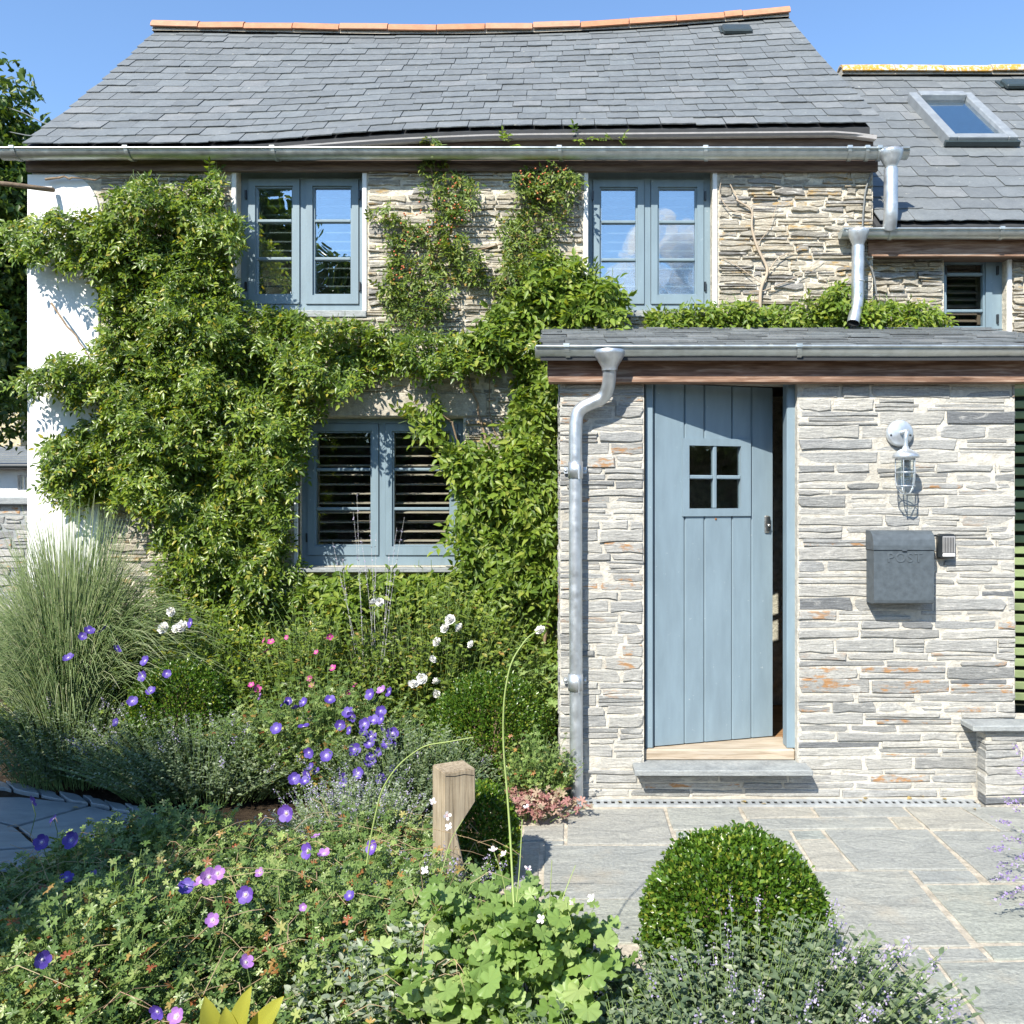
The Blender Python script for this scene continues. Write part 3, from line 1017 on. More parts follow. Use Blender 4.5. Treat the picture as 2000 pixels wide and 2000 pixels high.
# ridge tiles
def ridge_tiles(parent, xs, zf, yr, mat, r=0.105, tilt=None):
    for i, (a, c) in enumerate(zip(xs[:-1], xs[1:])):
        n = 10
        vs = []
        ln = c - a
        lift = [random.uniform(-.006, .008) for _ in range(2)]
        for (x, z, s_) in ((a + .004, zf(a) + lift[0], 1.0), (a + ln * .5, (zf(a) + zf(c)) / 2 + sum(lift) / 2, 1.0), (c - .004, zf(c) + lift[1], 1.0)):
            for rr in (r, r - 0.018):
                for k in range(n + 1):
                    ang = math.radians(8 + 164 * k / n)
                    vs.append((x, yr - rr * math.cos(ang) * 1.05, z - 0.075 + rr * math.sin(ang)))
        N = 2 * (n + 1)
        fs = []
        for s_ in range(2):
            q = s_ * N
            for k in range(n):
                fs.append([q + k, q + k + 1, q + N + k + 1, q + N + k])
                fs.append([q + n + 1 + k, q + N + n + 1 + k, q + N + n + 2 + k, q + n + 2 + k])
            fs.append([q, q + N, q + N + n + 1, q + n + 1]); fs.append([q + n, q + 2 * n + 1, q + N + 2 * n + 1, q + N + n])
        for k in range(n):
            fs.append([k, n + 1 + k, n + 2 + k, k + 1]); q = 2 * N
            fs.append([q + k, q + k + 1, q + n + 2 + k, q + n + 1 + k])
        MB().add(vs, fs).build('ridge_tile', mat, parent)
    # mortar under the tiles
    b = MB()
    xx = np.linspace(xs[0] + .01, xs[-1] - .01, 24)
    vs = []
    for x in xx:
        z = zf(x)
        vs += [(x, yr - .085, z - .085), (x, yr - .06, z - .02), (x, yr + .06, z - .02), (x, yr + .085, z - .085)]
    fs = [[i * 4 + k, i * 4 + k + 1, i * 4 + k + 5, i * 4 + k + 4] for i in range(23) for k in range(3)] + [[0, 1, 2, 3], [95, 94, 93, 92]]
    b.add(vs, fs).build('ridge_mortar', M['lintel_stone'], parent)
rx = [wx(p, YR) for p in (303, 395, 483, 577, 667, 761, 855, 949, 1041, 1133, 1227, 1318, 1411, 1446, 1539)]
ridge_tiles(rf, rx, lambda x: roof(x, 1).z + 0.055, YR, M['terracotta'])
# vent tile near the ridge
def on_plane(x, y, surf, xg):
    """where the sight line through a photo point meets the roof: solved by bisection on the slope"""
    lo, hi = -0.1, 1.1
    for _ in range(50):
        v = (lo + hi) / 2
        p = surf(xg, v)
        d = ray(x, y)
        q = d * (p.y) + Vector((0, 0, CZ))
        if q.z > p.z: lo = v
        else: hi = v
        xg = q.x
    return surf(xg, v), xg, v
p, xg, v = on_plane(1437, 66, roof, 1.5)
t = (roof(xg, v + .05) - roof(xg, v)).normalized(); nrm = Vector((1, 0, 0)).cross(t)
MM = Matrix.Translation(p) @ Matrix((Vector((1, 0, 0)), t, nrm)).transposed().to_4x4()
b = MB()
b.bbox(-0.125, 0.125, -0.11, 0.06, 0.02, 0.065, 0.012, M=MM)
b.bbox(-0.14, 0.14, -0.05, 0.12, 0.018, 0.032, 0.005, M=MM)
b.build('roof_vent', M['vent'], rf)
# fascia and soffit
b = MB(); b.bbox(XL - .02, XR + .02, YE + .058, YE + .09, wz(334, YE + .058), wz(300, YE), .003)
b.build('fascia_board', M['fascia'], cot)
# upper fascia follows the slates (it shows where the eave lifts)
b = MB()
xs = np.linspace(XL + .05, XR - .01, 40)
vs = []
for x in xs:
    zt_ = roof(x, 0).z - 0.030
    zl = wz(300, YE) - 0.02
    vs += [(x, YE + .064, zl), (x, YE + .064, max(zl + .01, zt_)), (x, YE + .088, max(zl + .01, zt_)), (x, YE + .088, zl)]
fs = [[i * 4 + k, i * 4 + (k + 1) % 4, i * 4 + 4 + (k + 1) % 4, i * 4 + 4 + k] for i in range(39) for k in range(4)] + [[0, 1, 2, 3], [159, 158, 157, 156]]
b.add(vs, fs).build('upper_fascia', M['fascia'], cot)
b = MB()      # pale felt drip strip under the slates
vs = []
for x in xs:
    z = roof(x, 0).z - .030 - (0.05 * max(0, (x - 1.85) / .4) ** 1.5 if x > 1.85 else 0)
    vs += [(x, YE + .006, z - .026), (x, YE - .004, z - .004), (x, YE + .062, z + .004), (x, YE + .062, z - .022)]
b.add(vs, fs).build('drip_strip', simple('felt_strip', (0.55, 0.52, 0.50), 0.6), cot)
# gutter and its downpipe
gt = gutter(cot, wx(2, 5.7), wx(1772, 5.7), 5.722, wz(289, 5.67), 0.057, [wx(p, 5.7) for p in (30, 250, 535, 1092, 1376, 1656, 1690, 1714)])
def funnel(b, c, r0, r1, r2, h):
    b.lathe([(r0 * .96, 0.0), (r0, 0.004), (r0, -0.012), (r0 * .9, -h * .35), (r1 * 1.12, -h * .86), (r1, -h), (r1, -h - .02)], c, n=20)
b = MB()
Yd = 5.672
c = PX(1740, 300, Yd)
funnel(b, (c.x, Yd, c.z + .015), 0.076, 0.036, 0, 0.11)
b.tube(smooth_path([(c.x, Yd, c.z - .10), PX(1740, 420, Yd), PX(1737, 446, Yd + .05)]), 0.044, 16)
b.build('downpipe', M['pipe'], cot)
# dark cable down the corner of the wall
b = MB()
b.tube(smooth_path([PX(1702, 338, YM - .03), PX(1690, 370, YM - .03), PX(1684, 437, YM - .03), PX(1686, 500, YM - .03), PX(1706, 530, YM - .03), PX(1712, 575, YM - .03)]), 0.006, 6)
b.build('cable', M['cable'], cot)
# pipe stub and bracket under the left eave
b = MB()
b.tube(smooth_path([PX(-80, 352, 5.6), PX(20, 360, 5.62), PX(80, 368, 5.7), PX(104, 371, 5.8)]), [0.012] * 2 + [0.018] * 40 if False else 0.016, 8)
b.build('branch_stub', M['bark'], cot)

# ================================================================== side wing
wing = thing('side_wing', (3.6, YWG, 0), 'lower stone wing with slate roof, lichened ridge and skylight beside the cottage', 'house')
WX1 = 6.2
whole_px = (1836, 498, 1957, 660)
YFW2 = YWG + 0.06
hw = hole(whole_px)
hw = (wx(1836, YFW2), wx(1957, YFW2), wz(664, YFW2), wz(503, YFW2))
b = MB()
wall_with_holes(b, XR + .002, WX1, -0.03, 3.40, YWG, YWG + 0.35, [hw])
ww = b.build('front_wall', M['cottage_mortar'], wing)
b = MB(); b.box(XR + .002, WX1, 9.9, 10.2, -.03, 3.4); b.box(WX1 - .3, WX1, YWG + .351, 9.899, -.03, 3.4)
b.build('back_wall', M['cottage_mortar'], wing)
pieces = []
courses(XR + .01, hw[0] - .01, 2.55, 3.36, YWG - .02, 0.025, 0.06, 0.10, 0.34, gap=.010, rough=1.8, prot=.015, out=pieces)
courses(hw[1] + .03, hw[1] + 1.0, 2.40, 3.36, YWG - .02, 0.025, 0.06, 0.08, 0.3, gap=.010, rough=1.8, prot=.015, out=pieces)
lay(pieces, ww, M['cottage_stone'], M['cottage_rubble'], 300)
window(wing, 'window', (1836, 503, 1957, 664), YFW2, [(1846, 1924)], (512, 640), (535, 607), M['shutter_dark'], M['glass_low'], nsl=9)
MB().bbox(hw[1] + .001, hw[1] + .03, YWG - .02, YWG + .05, hw[2], hw[3], .004).build('plaster_reveal', M['render'], wing)
YWE = 5.80
zwe = wz(437, YWE)
TANW = 0.912
YWR = 8.1
zwr = zwe + TANW * (YWR - YWE)
def wroof(x, v):
    return Vector((x, YWE + (YWR - YWE) * v, zwe + (zwr - zwe) * v - 0.02 * math.sin(math.pi * min(max(v, 0), 1))))
b = deck(wroof, XR + .004, WX1, 20, 8)
wr = b.build('roof', M['deck'], wing)
Lw = (wroof(0, 1) - wroof(0, 0)).length
slate_roof(wr, wroof, lambda v: XR + .006, lambda v: WX1, Lw, 0.19, 0.25, 220, M['slate'], M['slate_far'])
b = MB()
b.add([(XR, YWR, zwr), (WX1, YWR, zwr), (WX1, 10.4, 3.35), (XR, 10.4, 3.35), (XR, YWR, zwr - .06), (WX1, YWR, zwr - .06), (WX1, 10.4, 3.29), (XR, 10.4, 3.29)],
      [[0, 1, 2, 3], [7, 6, 5, 4], [0, 3, 7, 4], [1, 5, 6, 2], [2, 6, 7, 3]])
b.build('rear_slope', M['slate_far'], wing)
b = MB()
b.add([(WX1 - .02, YWG + .3, 3.4), (WX1 - .02, 9.9, 3.4), (WX1 - .02, YWR, zwr - .08)], [[0, 1, 2]])
b.build('gable_wall', M['cottage_mortar'], wing)
ridge_tiles(wr, [wx(p, YWR) for p in (1638, 1740, 1835, 1928, 2020, 2115, 2210, 2305)], lambda x: zwr + .06, YWR, M['lichen'])
# skylight
def wplane(x, y):
    d = ray(x, y)
    # z = zwe + TANW*(Y-YWE)
    Y = (zwe - TANW * YWE - CZ) / (d.z - TANW)
    return Vector((d.x * Y, Y, CZ + d.z * Y))
s0, s1, s2, s3 = [wplane(*p) for p in ((1776, 200), (1905, 200), (1968, 288), (1840, 288))]
sx0, sx1 = (s0.x + s3.x) / 2, (s1.x + s2.x) / 2
tdir = Vector((0, 1, TANW)).normalized()
nrm = Vector((1, 0, 0)).cross(tdir)
o0 = Vector((sx0, s3.y, s3.z)); LL = (Vector((sx0, s0.y, s0.z)) - o0).length; WW = sx1 - sx0
SM = Matrix.Translation(o0) @ Matrix((Vector((1, 0, 0)), tdir, nrm)).transposed().to_4x4()
b = MB()
fw = 0.075
for (x0, x1, y0, y1) in ((0, fw, 0, LL), (WW - fw, WW, 0, LL)):
    b.bbox(x0, x1, y0, y1, -0.01, 0.085, .006, M=SM)
b.bbox(fw + .001, WW - fw - .001, 0.002, fw, -0.01, 0.083, .006, M=SM)
b.bbox(fw + .001, WW - fw - .001, LL - fw * 1.3, LL - .002, -0.01, 0.098, .006, M=SM)
sk = b.build('skylight', M['skylight_frame'], wing)
b = MB(); b.bbox(-.02, WW + .02, -.02, .015, 0.012, .055, .004, M=SM); b.build('lower_flashing', M['vent'], sk)
b = MB(); b.box(fw + .002, WW - fw - .002, fw + .002, LL - fw * 1.3 - .002, 0.045, 0.05, M=SM); b.build('pane', M['glass'], sk)
b = MB(); b.box(fw + .003, WW - fw - .003, fw + .003, LL - fw * 1.3 - .003, 0.024, 0.03, M=SM); b.build('blind', simple('blue_blind', (0.10, 0.22, 0.38), 0.7), sk)
b = MB(); b.box(fw + .03, WW - fw - .03, fw * 1.5, fw * 2.2, 0.031, 0.037, M=SM); b.build('inner_sash', M['white_plastic'], sk)
p = wplane(1985, 172)
MM = Matrix.Translation(p) @ Matrix((Vector((1, 0, 0)), tdir, nrm)).transposed().to_4x4()
b = MB(); b.bbox(-0.14, 0.14, -0.11, 0.06, 0.02, 0.065, 0.012, M=MM); b.bbox(-0.16, 0.16, -0.05, 0.12, 0.018, 0.032, 0.005, M=MM)
b.build('roof_vent', M['vent'], wr)
b = MB(); b.bbox(wx(1705, 5.74), WX1, YWE + .025, YWE + .055, wz(499, YWE), wz(455, YWE), .003); b.build('fascia_board', M['lintel'], wing)
b = MB(); b.box(XR, WX1, YWE + .056, YWG + .05, wz(495, YWE), wz(495, YWE) + .02); b.build('soffit', M['fascia'], wing)
gutter(wing, wx(1648, 5.71), WX1, 5.765, wz(446, 5.71), 0.053, [wx(p, 5.71) for p in (1740, 1957, 2180)])
b = MB()
Yd = 5.755
c = PX(1676, 454, Yd - .05)
funnel(b, (c.x, Yd - .05, c.z + .012), 0.068, 0.036, 0, 0.10)
b.tube(smooth_path([(c.x, Yd - .05, c.z - .09), PX(1675, 590, Yd - .05), PX(1666, 632, Yd - .12)]), 0.040, 16, cap=False)
b.lathe([(0.0375, 0), (0.041, 0.0), (0.041, -.012), (0.0375, -.012)], (c.x, Yd - .05, wz(548, Yd - .05)), n=16)
dp = b.build('downpipe', M['pipe'], wing)
e = PX(1667, 628, Yd - .112)
MB().lathe([(0.0, 0), (0.036, 0)], e, n=16, M=Matrix.Translation(e) @ Matrix.Rotation(math.radians(62), 4, 'X') @ Matrix.Translation(-e)).build('mouth_shade_disc', M['dark_fill'], dp)  # black disc painted in for the shade inside the open pipe

# ================================================================== porch
por = thing('entrance_porch', (1.27, YP, 0), 'slate stone entrance porch with timber lintel and grey gutter', 'porch')
PX0, PX1 = wx(1092, YP), wx(1985, YP)
DX0, DX1 = wx(1258, YP), wx(1558, YP)
PT = 2.42
b = MB()
wall_with_holes(b, PX0 + .006, PX1 - .006, -.03, PT, YP + .006, YP + .30, [(DX0, DX1, 0.156, 2.262)])
pw = b.build('front_wall', M['lime_mortar'], por)
b = MB()
b.box(PX0 + .006, PX0 + .30, YP + .301, YM - .03, -.03, PT)
b.box(PX1 - .30, PX1 - .006, YP + .301, YM - .03, -.03, PT)
b.build('side_wall', M['lime_mortar'], por)
pieces = []
kw = dict(gap=.0075, split=.30, prot=.005, out=pieces)
courses(PX0, PX1, 0.0, 0.150, YP, .036, .052, .18, .55, **kw)
courses(PX0, DX0, .150, 2.262, YP, .030, .072, .13, .36, **kw)
courses(DX1, PX1, .150, 2.262, YP, .030, .078, .15, .48, quoin=True, **kw)
courses(PX0, PX1, 2.262, PT - .01, YP, .045, .075, .2, .5, **kw)
lay(pieces, pw, M['porch_stone'], M['porch_sliver'], 300)
# left flank of the porch, stones seen end on
pieces = []
courses(YP + .02, YM - .05, 0, 2.38, 0, .035, .075, .12, .35, gap=.008, prot=.004, out=pieces)
b = MB()
for a, A, yy, ro in pieces:
    vs, fs = stone_piece(*A, yy, 0.05, ro)
    b.add([(PX0 + y, x, z) for x, y, z in vs], fs)
o = b.build('flank_stones', M['porch_sliver'], por); tag(o, kind='stuff')
# floor inside, ceiling
b = MB(); b.box(DX0 - .3, DX1 + .5, YP + .30, YM - .02, .05, .235); b.build('porch_floor', M['floor'], por)
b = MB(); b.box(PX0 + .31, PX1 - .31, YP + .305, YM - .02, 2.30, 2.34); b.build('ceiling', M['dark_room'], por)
# step and threshold
MB().bbox(wx(1240, 4.58), wx(1589, 4.58), 4.585, YP + .08, .156, .187, .004).build('step', M['slab_grey'], por)
MB().bbox(DX0 + .004, DX1 - .004, YP + .040, YP + .299, .188, .247, .006).build('threshold', M['threshold'], por)
# lintel boards
YL = 4.655
MB().bbox(wx(1069, YL), PX1 + .3, YL + .026, YP - .008, wz(737, YL), wz(700, YL), .003).build('lintel_board', M['lintel'], por)
MB().bbox(wx(1071, YL - .02), PX1 + .3, YL - .003, YP + .02, wz(747, YL), wz(736, YL) + .0015, .003).build('lintel_bead', M['lintel'], por)
# roof of the porch
YPE, zpe, YPR = 4.60, wz(682, 4.60), YM - .01
zpr = wz(645, YM)
def proof(x, v): return Vector((x, YPE + (YPR - YPE) * v, zpe + (zpr - zpe) * v))
px0, px1 = wx(1052, YPE), PX1 + .35
b = deck(proof, px0 + .01, px1 - .01, 12, 4, .04, -.02)
pr = b.build('roof', M['deck'], por)
slate_roof(pr, proof, lambda v: px0, lambda v: px1, (proof(0, 1) - proof(0, 0)).length, 0.17, 0.24, 200, M['porch_slate'], M['porch_slate'], lift=.020, th=.008)
gutter(por, wx(1047, 4.57), px1, 4.622, wz(676, 4.57), 0.055, [wx(p, 4.57) for p in (1106, 1560, 2025)])
# downpipe with swan neck
b = MB()
Yd = 4.635
c = PX(1190, 692, Yd - .03)
b.lathe([(0.079, .012), (0.083, .004), (0.080, -.012), (0.062, -.045), (0.043, -.075), (0.041, -.095)], (c.x, Yd - .055, c.z + .004), n=22)
YQ = YP - .055
pts = [(c.x, Yd - .055, c.z - .07), PX(1190, 748, Yd - .03), PX(1182, 775, Yd + .01), PX(1128, 800, YQ), PX(1124, 835, YQ), PX(1124, 1100, YQ), PX(1126, 1566, YQ)]
b.tube(smooth_path(pts, 8), 0.036, 18)
for y in (738, 836):
    pass
dp = b.build('downpipe', M['pipe'], por)
for y in (918, 1332):
    c = PX(1124, y, YQ)
    b = MB()
    b.lathe([(0.0375, .045), (.0405, .045), (.0405, -.045), (.0375, -.045)], c, n=18)
    b.box(c.x - .062, c.x + .062, YQ + .036, YQ + .046, c.z - .018, c.z + .018)
    b.box(c.x + .012, c.x + .02, YQ - .05, YQ - .034, c.z - .048, c.z + .03)
    for s_ in (-1, 1): b.lathe([(0, -.006), (.008, -.005), (.010, 0)], (c.x + s_ * .052, YQ + .036, c.z), axis='y', n=8)
    b.build('pipe_bracket', M['pipe'], dp)
for (x, y, r) in ((1190, 740, .039), (1153, 789, .0385)):
    pass
# door frame
YFm = YP + .055
for (a, c) in ((wx(1258, YFm) + .008, wx(1276, YFm)), (wx(1537, YFm), wx(1558, YFm) - .002)):
    MB().bbox(a, c, YFm, YFm + .09, .2475, 2.259, .006).build('door_frame', M['paint'], por)
# door, ajar
H0 = Vector((wx(1278, 4.80), 4.80, 0))
ang = math.radians(16.5)
DW = 0.741
DM = Matrix.Translation(H0) @ Matrix.Rotation(ang, 4, 'Z')
def du(px):      # distance along the door leaf for a photo column
    k = (px - VX) / F
    return (k * H0.y - H0.x) / (math.cos(ang) - k * math.sin(ang))
def dz(u, y): return wz(y, H0.y + u * math.sin(ang))
zb0, zt0 = .254, 2.255
joints = [0] + [du(p) for p in (1337.5, 1376, 1430, 1468)] + [DW]
wpx = (1332, 857, 1465, 1008)
u0, u1 = du(wpx[0]), du(wpx[2]); um = (u0 + u1) / 2
wz0, wz1 = dz(um, wpx[3]), dz(um, wpx[1])
gu0, gu1 = du(1345), du(1446)
gz0_, gz1_ = dz(um, 993), dz(um, 871)
door = MB().box(0.002, DW - .002, .030, .044, zb0 + .01, wz0 + .02, M=DM).box(0.002, DW - .002, .030, .044, wz1 - .02, zt0 - .01, M=DM).box(0.002, u0 + .02, .030, .044, wz0 + .02, wz1 - .02, M=DM).box(u1 - .02, DW - .002, .030, .044, wz0 + .02, wz1 - .02, M=DM).build('door', M['paint'], por)
tag(door, 'blue-grey plank door standing ajar')
def plank(a, c, z0, z1):
    e = .0065
    out = [(a + .0008, .030), (a + .0008, .010), (a + e, 0), (c - e, 0), (c - .0008, .010), (c - .0008, .030)]
    vs = [DM @ Vector((x, y, z0)) for x, y in out] + [DM @ Vector((x, y, z1)) for x, y in out]
    n = len(out)
    fs = [list(range(n)), list(range(2 * n - 1, n - 1, -1))] + [[i, i + n, (i + 1) % n + n, (i + 1) % n] for i in range(n)]
    MB().add(vs, fs).build('plank', M['paint'], door)
for a, c in zip(joints[:-1], joints[1:]):
    if c <= u0 + .03 or a >= u1 - .03: plank(a, c, zb0, zt0)
    else:
        plank(a, c, zb0, wz0 + .004); plank(a, c, wz1 - .004, zt0)
b = MB()
out = MB()
wall_with_holes(out, u0, u1, wz0, wz1, -.010, .028, [(gu0, gu1, gz0_, gz1_)])
b.add([DM @ Vector(v) for v in out.v], out.f)
b.build('window_surround', M['paint'], door)
gm, gzm = (gu0 + gu1) / 2, (gz0_ + gz1_) / 2
MB().bbox(gm - .011, gm + .011, -.006, .024, gz0_ + .001, gz1_ - .001, .004, M=DM).build('glazing_bar', M['paint'], door)
MB().bbox(gu0 + .001, gm - .0115, -.005, .022, gzm - .011, gzm + .011, .004, M=DM).build('glazing_bar', M['paint'], door)
MB().bbox(gm + .0115, gu1 - .001, -.005, .022, gzm - .011, gzm + .011, .004, M=DM).build('glazing_bar', M['paint'], door)
for a, c in ((gu0, gm - .011), (gm + .011, gu1)):
    for p, q in ((gz0_, gzm - .011), (gzm + .011, gz1_)):
        MB().box(a + .001, c - .001, .012, .016, p + .001, q - .001, M=DM).build('pane', M['glass_low'], door)
ul = du(1497)
zl = dz(ul, 1024)
b = MB()
b.bbox(ul - .016, ul + .016, -.012, .001, zl - .05, zl + .05, .006, M=DM)
lk = b.build('lock', M['chrome'], door)
b = MB(); b.bbox(ul - .004, ul + .015, -.022, -.011, zl - .036, zl + .046, .004, M=DM); b.build('latch_plate', M['black_plastic'], lk)
b = MB(); b.lathe([(0, -.030), (.0075, -.029), (.008, -.021)], (ul + .002, 0, zl - .005), axis='y', n=12, M=DM); b.build('cylinder', M['chrome'], lk)
ud = du(1398)
b = MB(); b.lathe([(0, -.004), (.006, -.003), (.007, 0.001)], (ud, 0, dz(ud, 1014)), axis='y', n=8, M=DM); b.build('screw', M['rust'], door)

# ---- drain channel
b = MB()
gx0, gx1, gy0, gy1 = wx(1100, 4.65), wx(1907, 4.65), 4.600, 4.690
n = 56
stp = (gx1 - gx0) / n
zt_ = 0.001
b.box(gx0, gx1, gy0, gy0 + .022, -.03, zt_); b.box(gx0, gx1, gy1 - .022, gy1, -.03, zt_)
for i in range(n):
    b.box(gx0 + i * stp, gx0 + i * stp + stp * .5, gy0 + .0225, gy1 - .0225, -.0045, zt_ - .001)
b.box(gx0 + .001, gx1 - .001, gy0 + .0215, gy1 - .0215, -.012, -.005, 1)  # black strip stands in for the shade down in the slots
o = b.build('drain_grate', [M['grate'], M['dark_fill']]); tag(o, 'narrow slotted metal drain channel along the foot of the porch', 'drain')
b = MB(); b.box(PX0 - .02, PX1, 4.6905, YP + .004, -.03, .0); o = b.build('mortar_fillet', M['lime_mortar'], por)

# ---- low pier on the right
pier = thing('low_wall', (2.6, 4.62, 0), 'low stone garden wall with flat slate coping beside the porch', 'wall')
YPI = 4.605
qx0, qx1 = wx(1923, YPI), 3.6
zc0 = wz(1426, YPI)
b = MB(); b.box(qx0 + .012, qx1, YPI + .010, YP + .25, -.03, zc0 - .001); core = b.build('wall_core', M['lime_mortar'], pier)
pieces = []
courses(qx0, qx1, 0, zc0 - .004, YPI, .035, .06, .18, .45, gap=.007, prot=.004, out=pieces)
lay(pieces, core, M['porch_stone'], M['porch_sliver'], 80, depth=.09)
MB().bbox(wx(1895, YPI), qx1, YPI - .035, YP - .002, zc0, zc0 + .032, .005).build('coping', M['slab_grey'], pier)
# ================================================================== things on the porch wall
# wall lamp
yw = YP - .006
c = PX(1756, 846, yw)
lamp = thing('wall_lamp', (c.x, yw, c.z - .3), 'galvanised caged glass wall lamp on the porch stonework', 'lamp')
b = MB()
b.lathe([(0, -.022), (.062, -.022), (.070, -.018), (.073, 0)], (c.x, yw, c.z), axis='y', n=28)
pl_ = b.build('wall_plate', M['lamp_metal'], lamp)
for dx in (-.058, .058):
    MB().lathe([(0, -.027), (.005, -.026), (.006, -.021)], (c.x + dx * .9, yw, c.z - .012), axis='y', n=8).build('screw', M['black_plastic'], lamp)
yl = yw - .115
lx = wx(1769, yl)
b = MB()
b.tube(smooth_path([(c.x + .004, yw - .02, c.z + .0), (c.x + .010, yw - .10, c.z + .005), (lx, yl, c.z - .02), (lx, yl, wz(884, yl))], 8), .011, 12)
b.lathe([(0.0, .062), (.014, .058), (.017, .046), (.026, .040)], (lx, yl, wz(893, yl)), n=20)
b.build('arm', M['lamp_metal'], lamp)
zc = wz(893, yl)
b = MB()
b.lathe([(.012, .045), (.030, .040), (.055, .024), (.066, .014), (.068, .002), (.066, -.004), (.050, -.006), (.048, -.016), (0, -.016)], (lx, yl, zc), n=28)
b.build('cap', M['lamp_metal'], lamp)
hgl = zc - wz(963, yl) 
b = MB()
prof = [(.046, -.014), (.046, -hgl * .55), (.045, -hgl * .72), (.038, -hgl * .88), (.024, -hgl * .97), (0, -hgl)]
b.lathe(prof, (lx, yl, zc), n=24)
b.build('glass', M['glass_lamp'], lamp)
b = MB()
b.lathe([(.0, -.016), (.017, -.016), (.017, -.05), (0, -.05)], (lx, yl, zc), n=14)
b.build('bulb_holder', M['grey_plastic'], lamp)
b = MB()
b.lathe([(.010, -.05), (.022, -.085), (.026, -.105), (.020, -.128), (.0, -.137)], (lx, yl, zc), n=14)
b.build('bulb', M['glass_lamp'], lamp)
b = MB()
R_ = .051
for k in range(5):
    a = 2 * math.pi * k / 5 + .35
    pts = [(lx + R_ * math.cos(a), yl + R_ * math.sin(a), zc - .008), (lx + R_ * math.cos(a), yl + R_ * math.sin(a), zc - hgl * .62),
           (lx + R_ * .86 * math.cos(a), yl + R_ * .86 * math.sin(a), zc - hgl * .86), (lx + R_ * .5 * math.cos(a), yl + R_ * .5 * math.sin(a), zc - hgl * 1.0), (lx, yl, zc - hgl * 1.04)]
    b.tube(pts, .0028, 6)
for hh in (.42, .80):
    rr = R_ if hh < .7 else R_ * .93
    ring = [(lx + rr * math.cos(t), yl + rr * math.sin(t), zc - hgl * hh) for t in np.linspace(0, 2 * math.pi, 21)]
    b.tube(ring, .0026, 6, cap=False)
b.build('cage', M['lamp_metal'], lamp)

# post box
yb = YP - .008
px0b, px1b, py0, py1 = 1706, 1827, 1037, 1180
dep = .115
yf_ = yb - dep
bx0, bx1 = wx(px0b, yf_), wx(px1b, yf_)
bz0, bz1 = wz(py1, yf_), wz(py0, yf_)
pb = thing('post_box', ((bx0 + bx1) / 2, yb, bz0), 'dark grey metal post box with curved lid fixed to the porch wall', 'post box')
def prism_x(b, outline, x0, x1):
    n = len(outline)
    b.add([(x0, y, z) for y, z in outline] + [(x1, y, z) for y, z in outline],
          [list(range(n)), list(range(2 * n - 1, n - 1, -1))] + [[i, i + n, (i + 1) % n + n, (i + 1) % n] for i in range(n)])
zl = bz0 + (bz1 - bz0) * .735
b = MB()
prism_x(b, [(yb, bz0), (yf_ + .022, bz0), (yf_ + .010, bz0 + .006), (yf_ + .006, bz0 + .02), (yf_ + .006, zl), (yb, zl)], bx0 + .004, bx1 - .004)
b.build('body', M['post_box'], pb)
b = MB()
hl = bz1 - zl
prism_x(b, [(yb, zl + .002), (yf_, zl + .002), (yf_, zl + hl * .25), (yf_ + .006, zl + hl * .55), (yf_ + .022, zl + hl * .82), (yf_ + .045, zl + hl * .97), (yf_ + .075, bz1), (yb, bz1)], bx0, bx1)
b.build('lid', M['post_box'], pb)
MB().box((bx0 + bx1) / 2 - .012, (bx0 + bx1) / 2 + .012, yf_ - .004, yf_ + .001, zl - .003, zl + .007).build('lid_tab', M['post_box'], pb)
cu = bpy.data.curves.new('lettering', 'FONT')
cu.body = 'POST'
cu.size = .070
cu.extrude = .0022
cu.bevel_depth = .0006
cu.space_character = 1.18
cu.align_x = 'CENTER'
tmp = bpy.data.objects.new('tmp_text', cu)
COL.objects.link(tmp)
bpy.context.view_layer.update()
me = bpy.data.meshes.new_from_object(tmp.evaluated_get(bpy.context.evaluated_depsgraph_get()))
bpy.data.objects.remove(tmp)
me.materials.clear(); me.materials.append(simple('embossed_paint', (0.085, 0.103, 0.117), 0.42))
lt = link('lettering', me, pb, Vector(((bx0 + bx1) / 2 + .004, yf_ + .0055, wz(1098, yf_))), Matrix.Rotation(math.pi / 2, 3, 'X').to_quaternion())

# keypad / bell
c0, c1 = wx(1834, YP - .05), wx(1868, YP - .05)
z0_, z1_ = wz(1091, YP - .05), wz(1043, YP - .05)
kb = thing('door_bell', ((c0 + c1) / 2, YP - .01, z0_), 'small black bell unit with grey ribbed front beside the post box', 'doorbell')
MB().bbox(c0, c1, YP - .05, YP - .004, z0_, z1_, .010).build('casing', M['black_plastic'], kb)
b = MB()
b.bbox(c0 + .018, c1 - .008, YP - .056, YP - .0505, z0_ + .03, z1_ - .012, .003); kp = b.build('grille', M['grey_plastic'], kb)
for i in range(7):
    x = c0 + .022 + i * (c1 - c0 - .034) / 7
    MB().box(x, x + .003, YP - .0585, YP - .0562, z0_ + .034, z1_ - .018).build('rib', M['black_plastic'], kp)
MB().bbox(c0 + .018, c1 - .008, YP - .057, YP - .0505, z0_ + .010, z0_ + .028, .003).build('button', M['white_plastic'], kb)

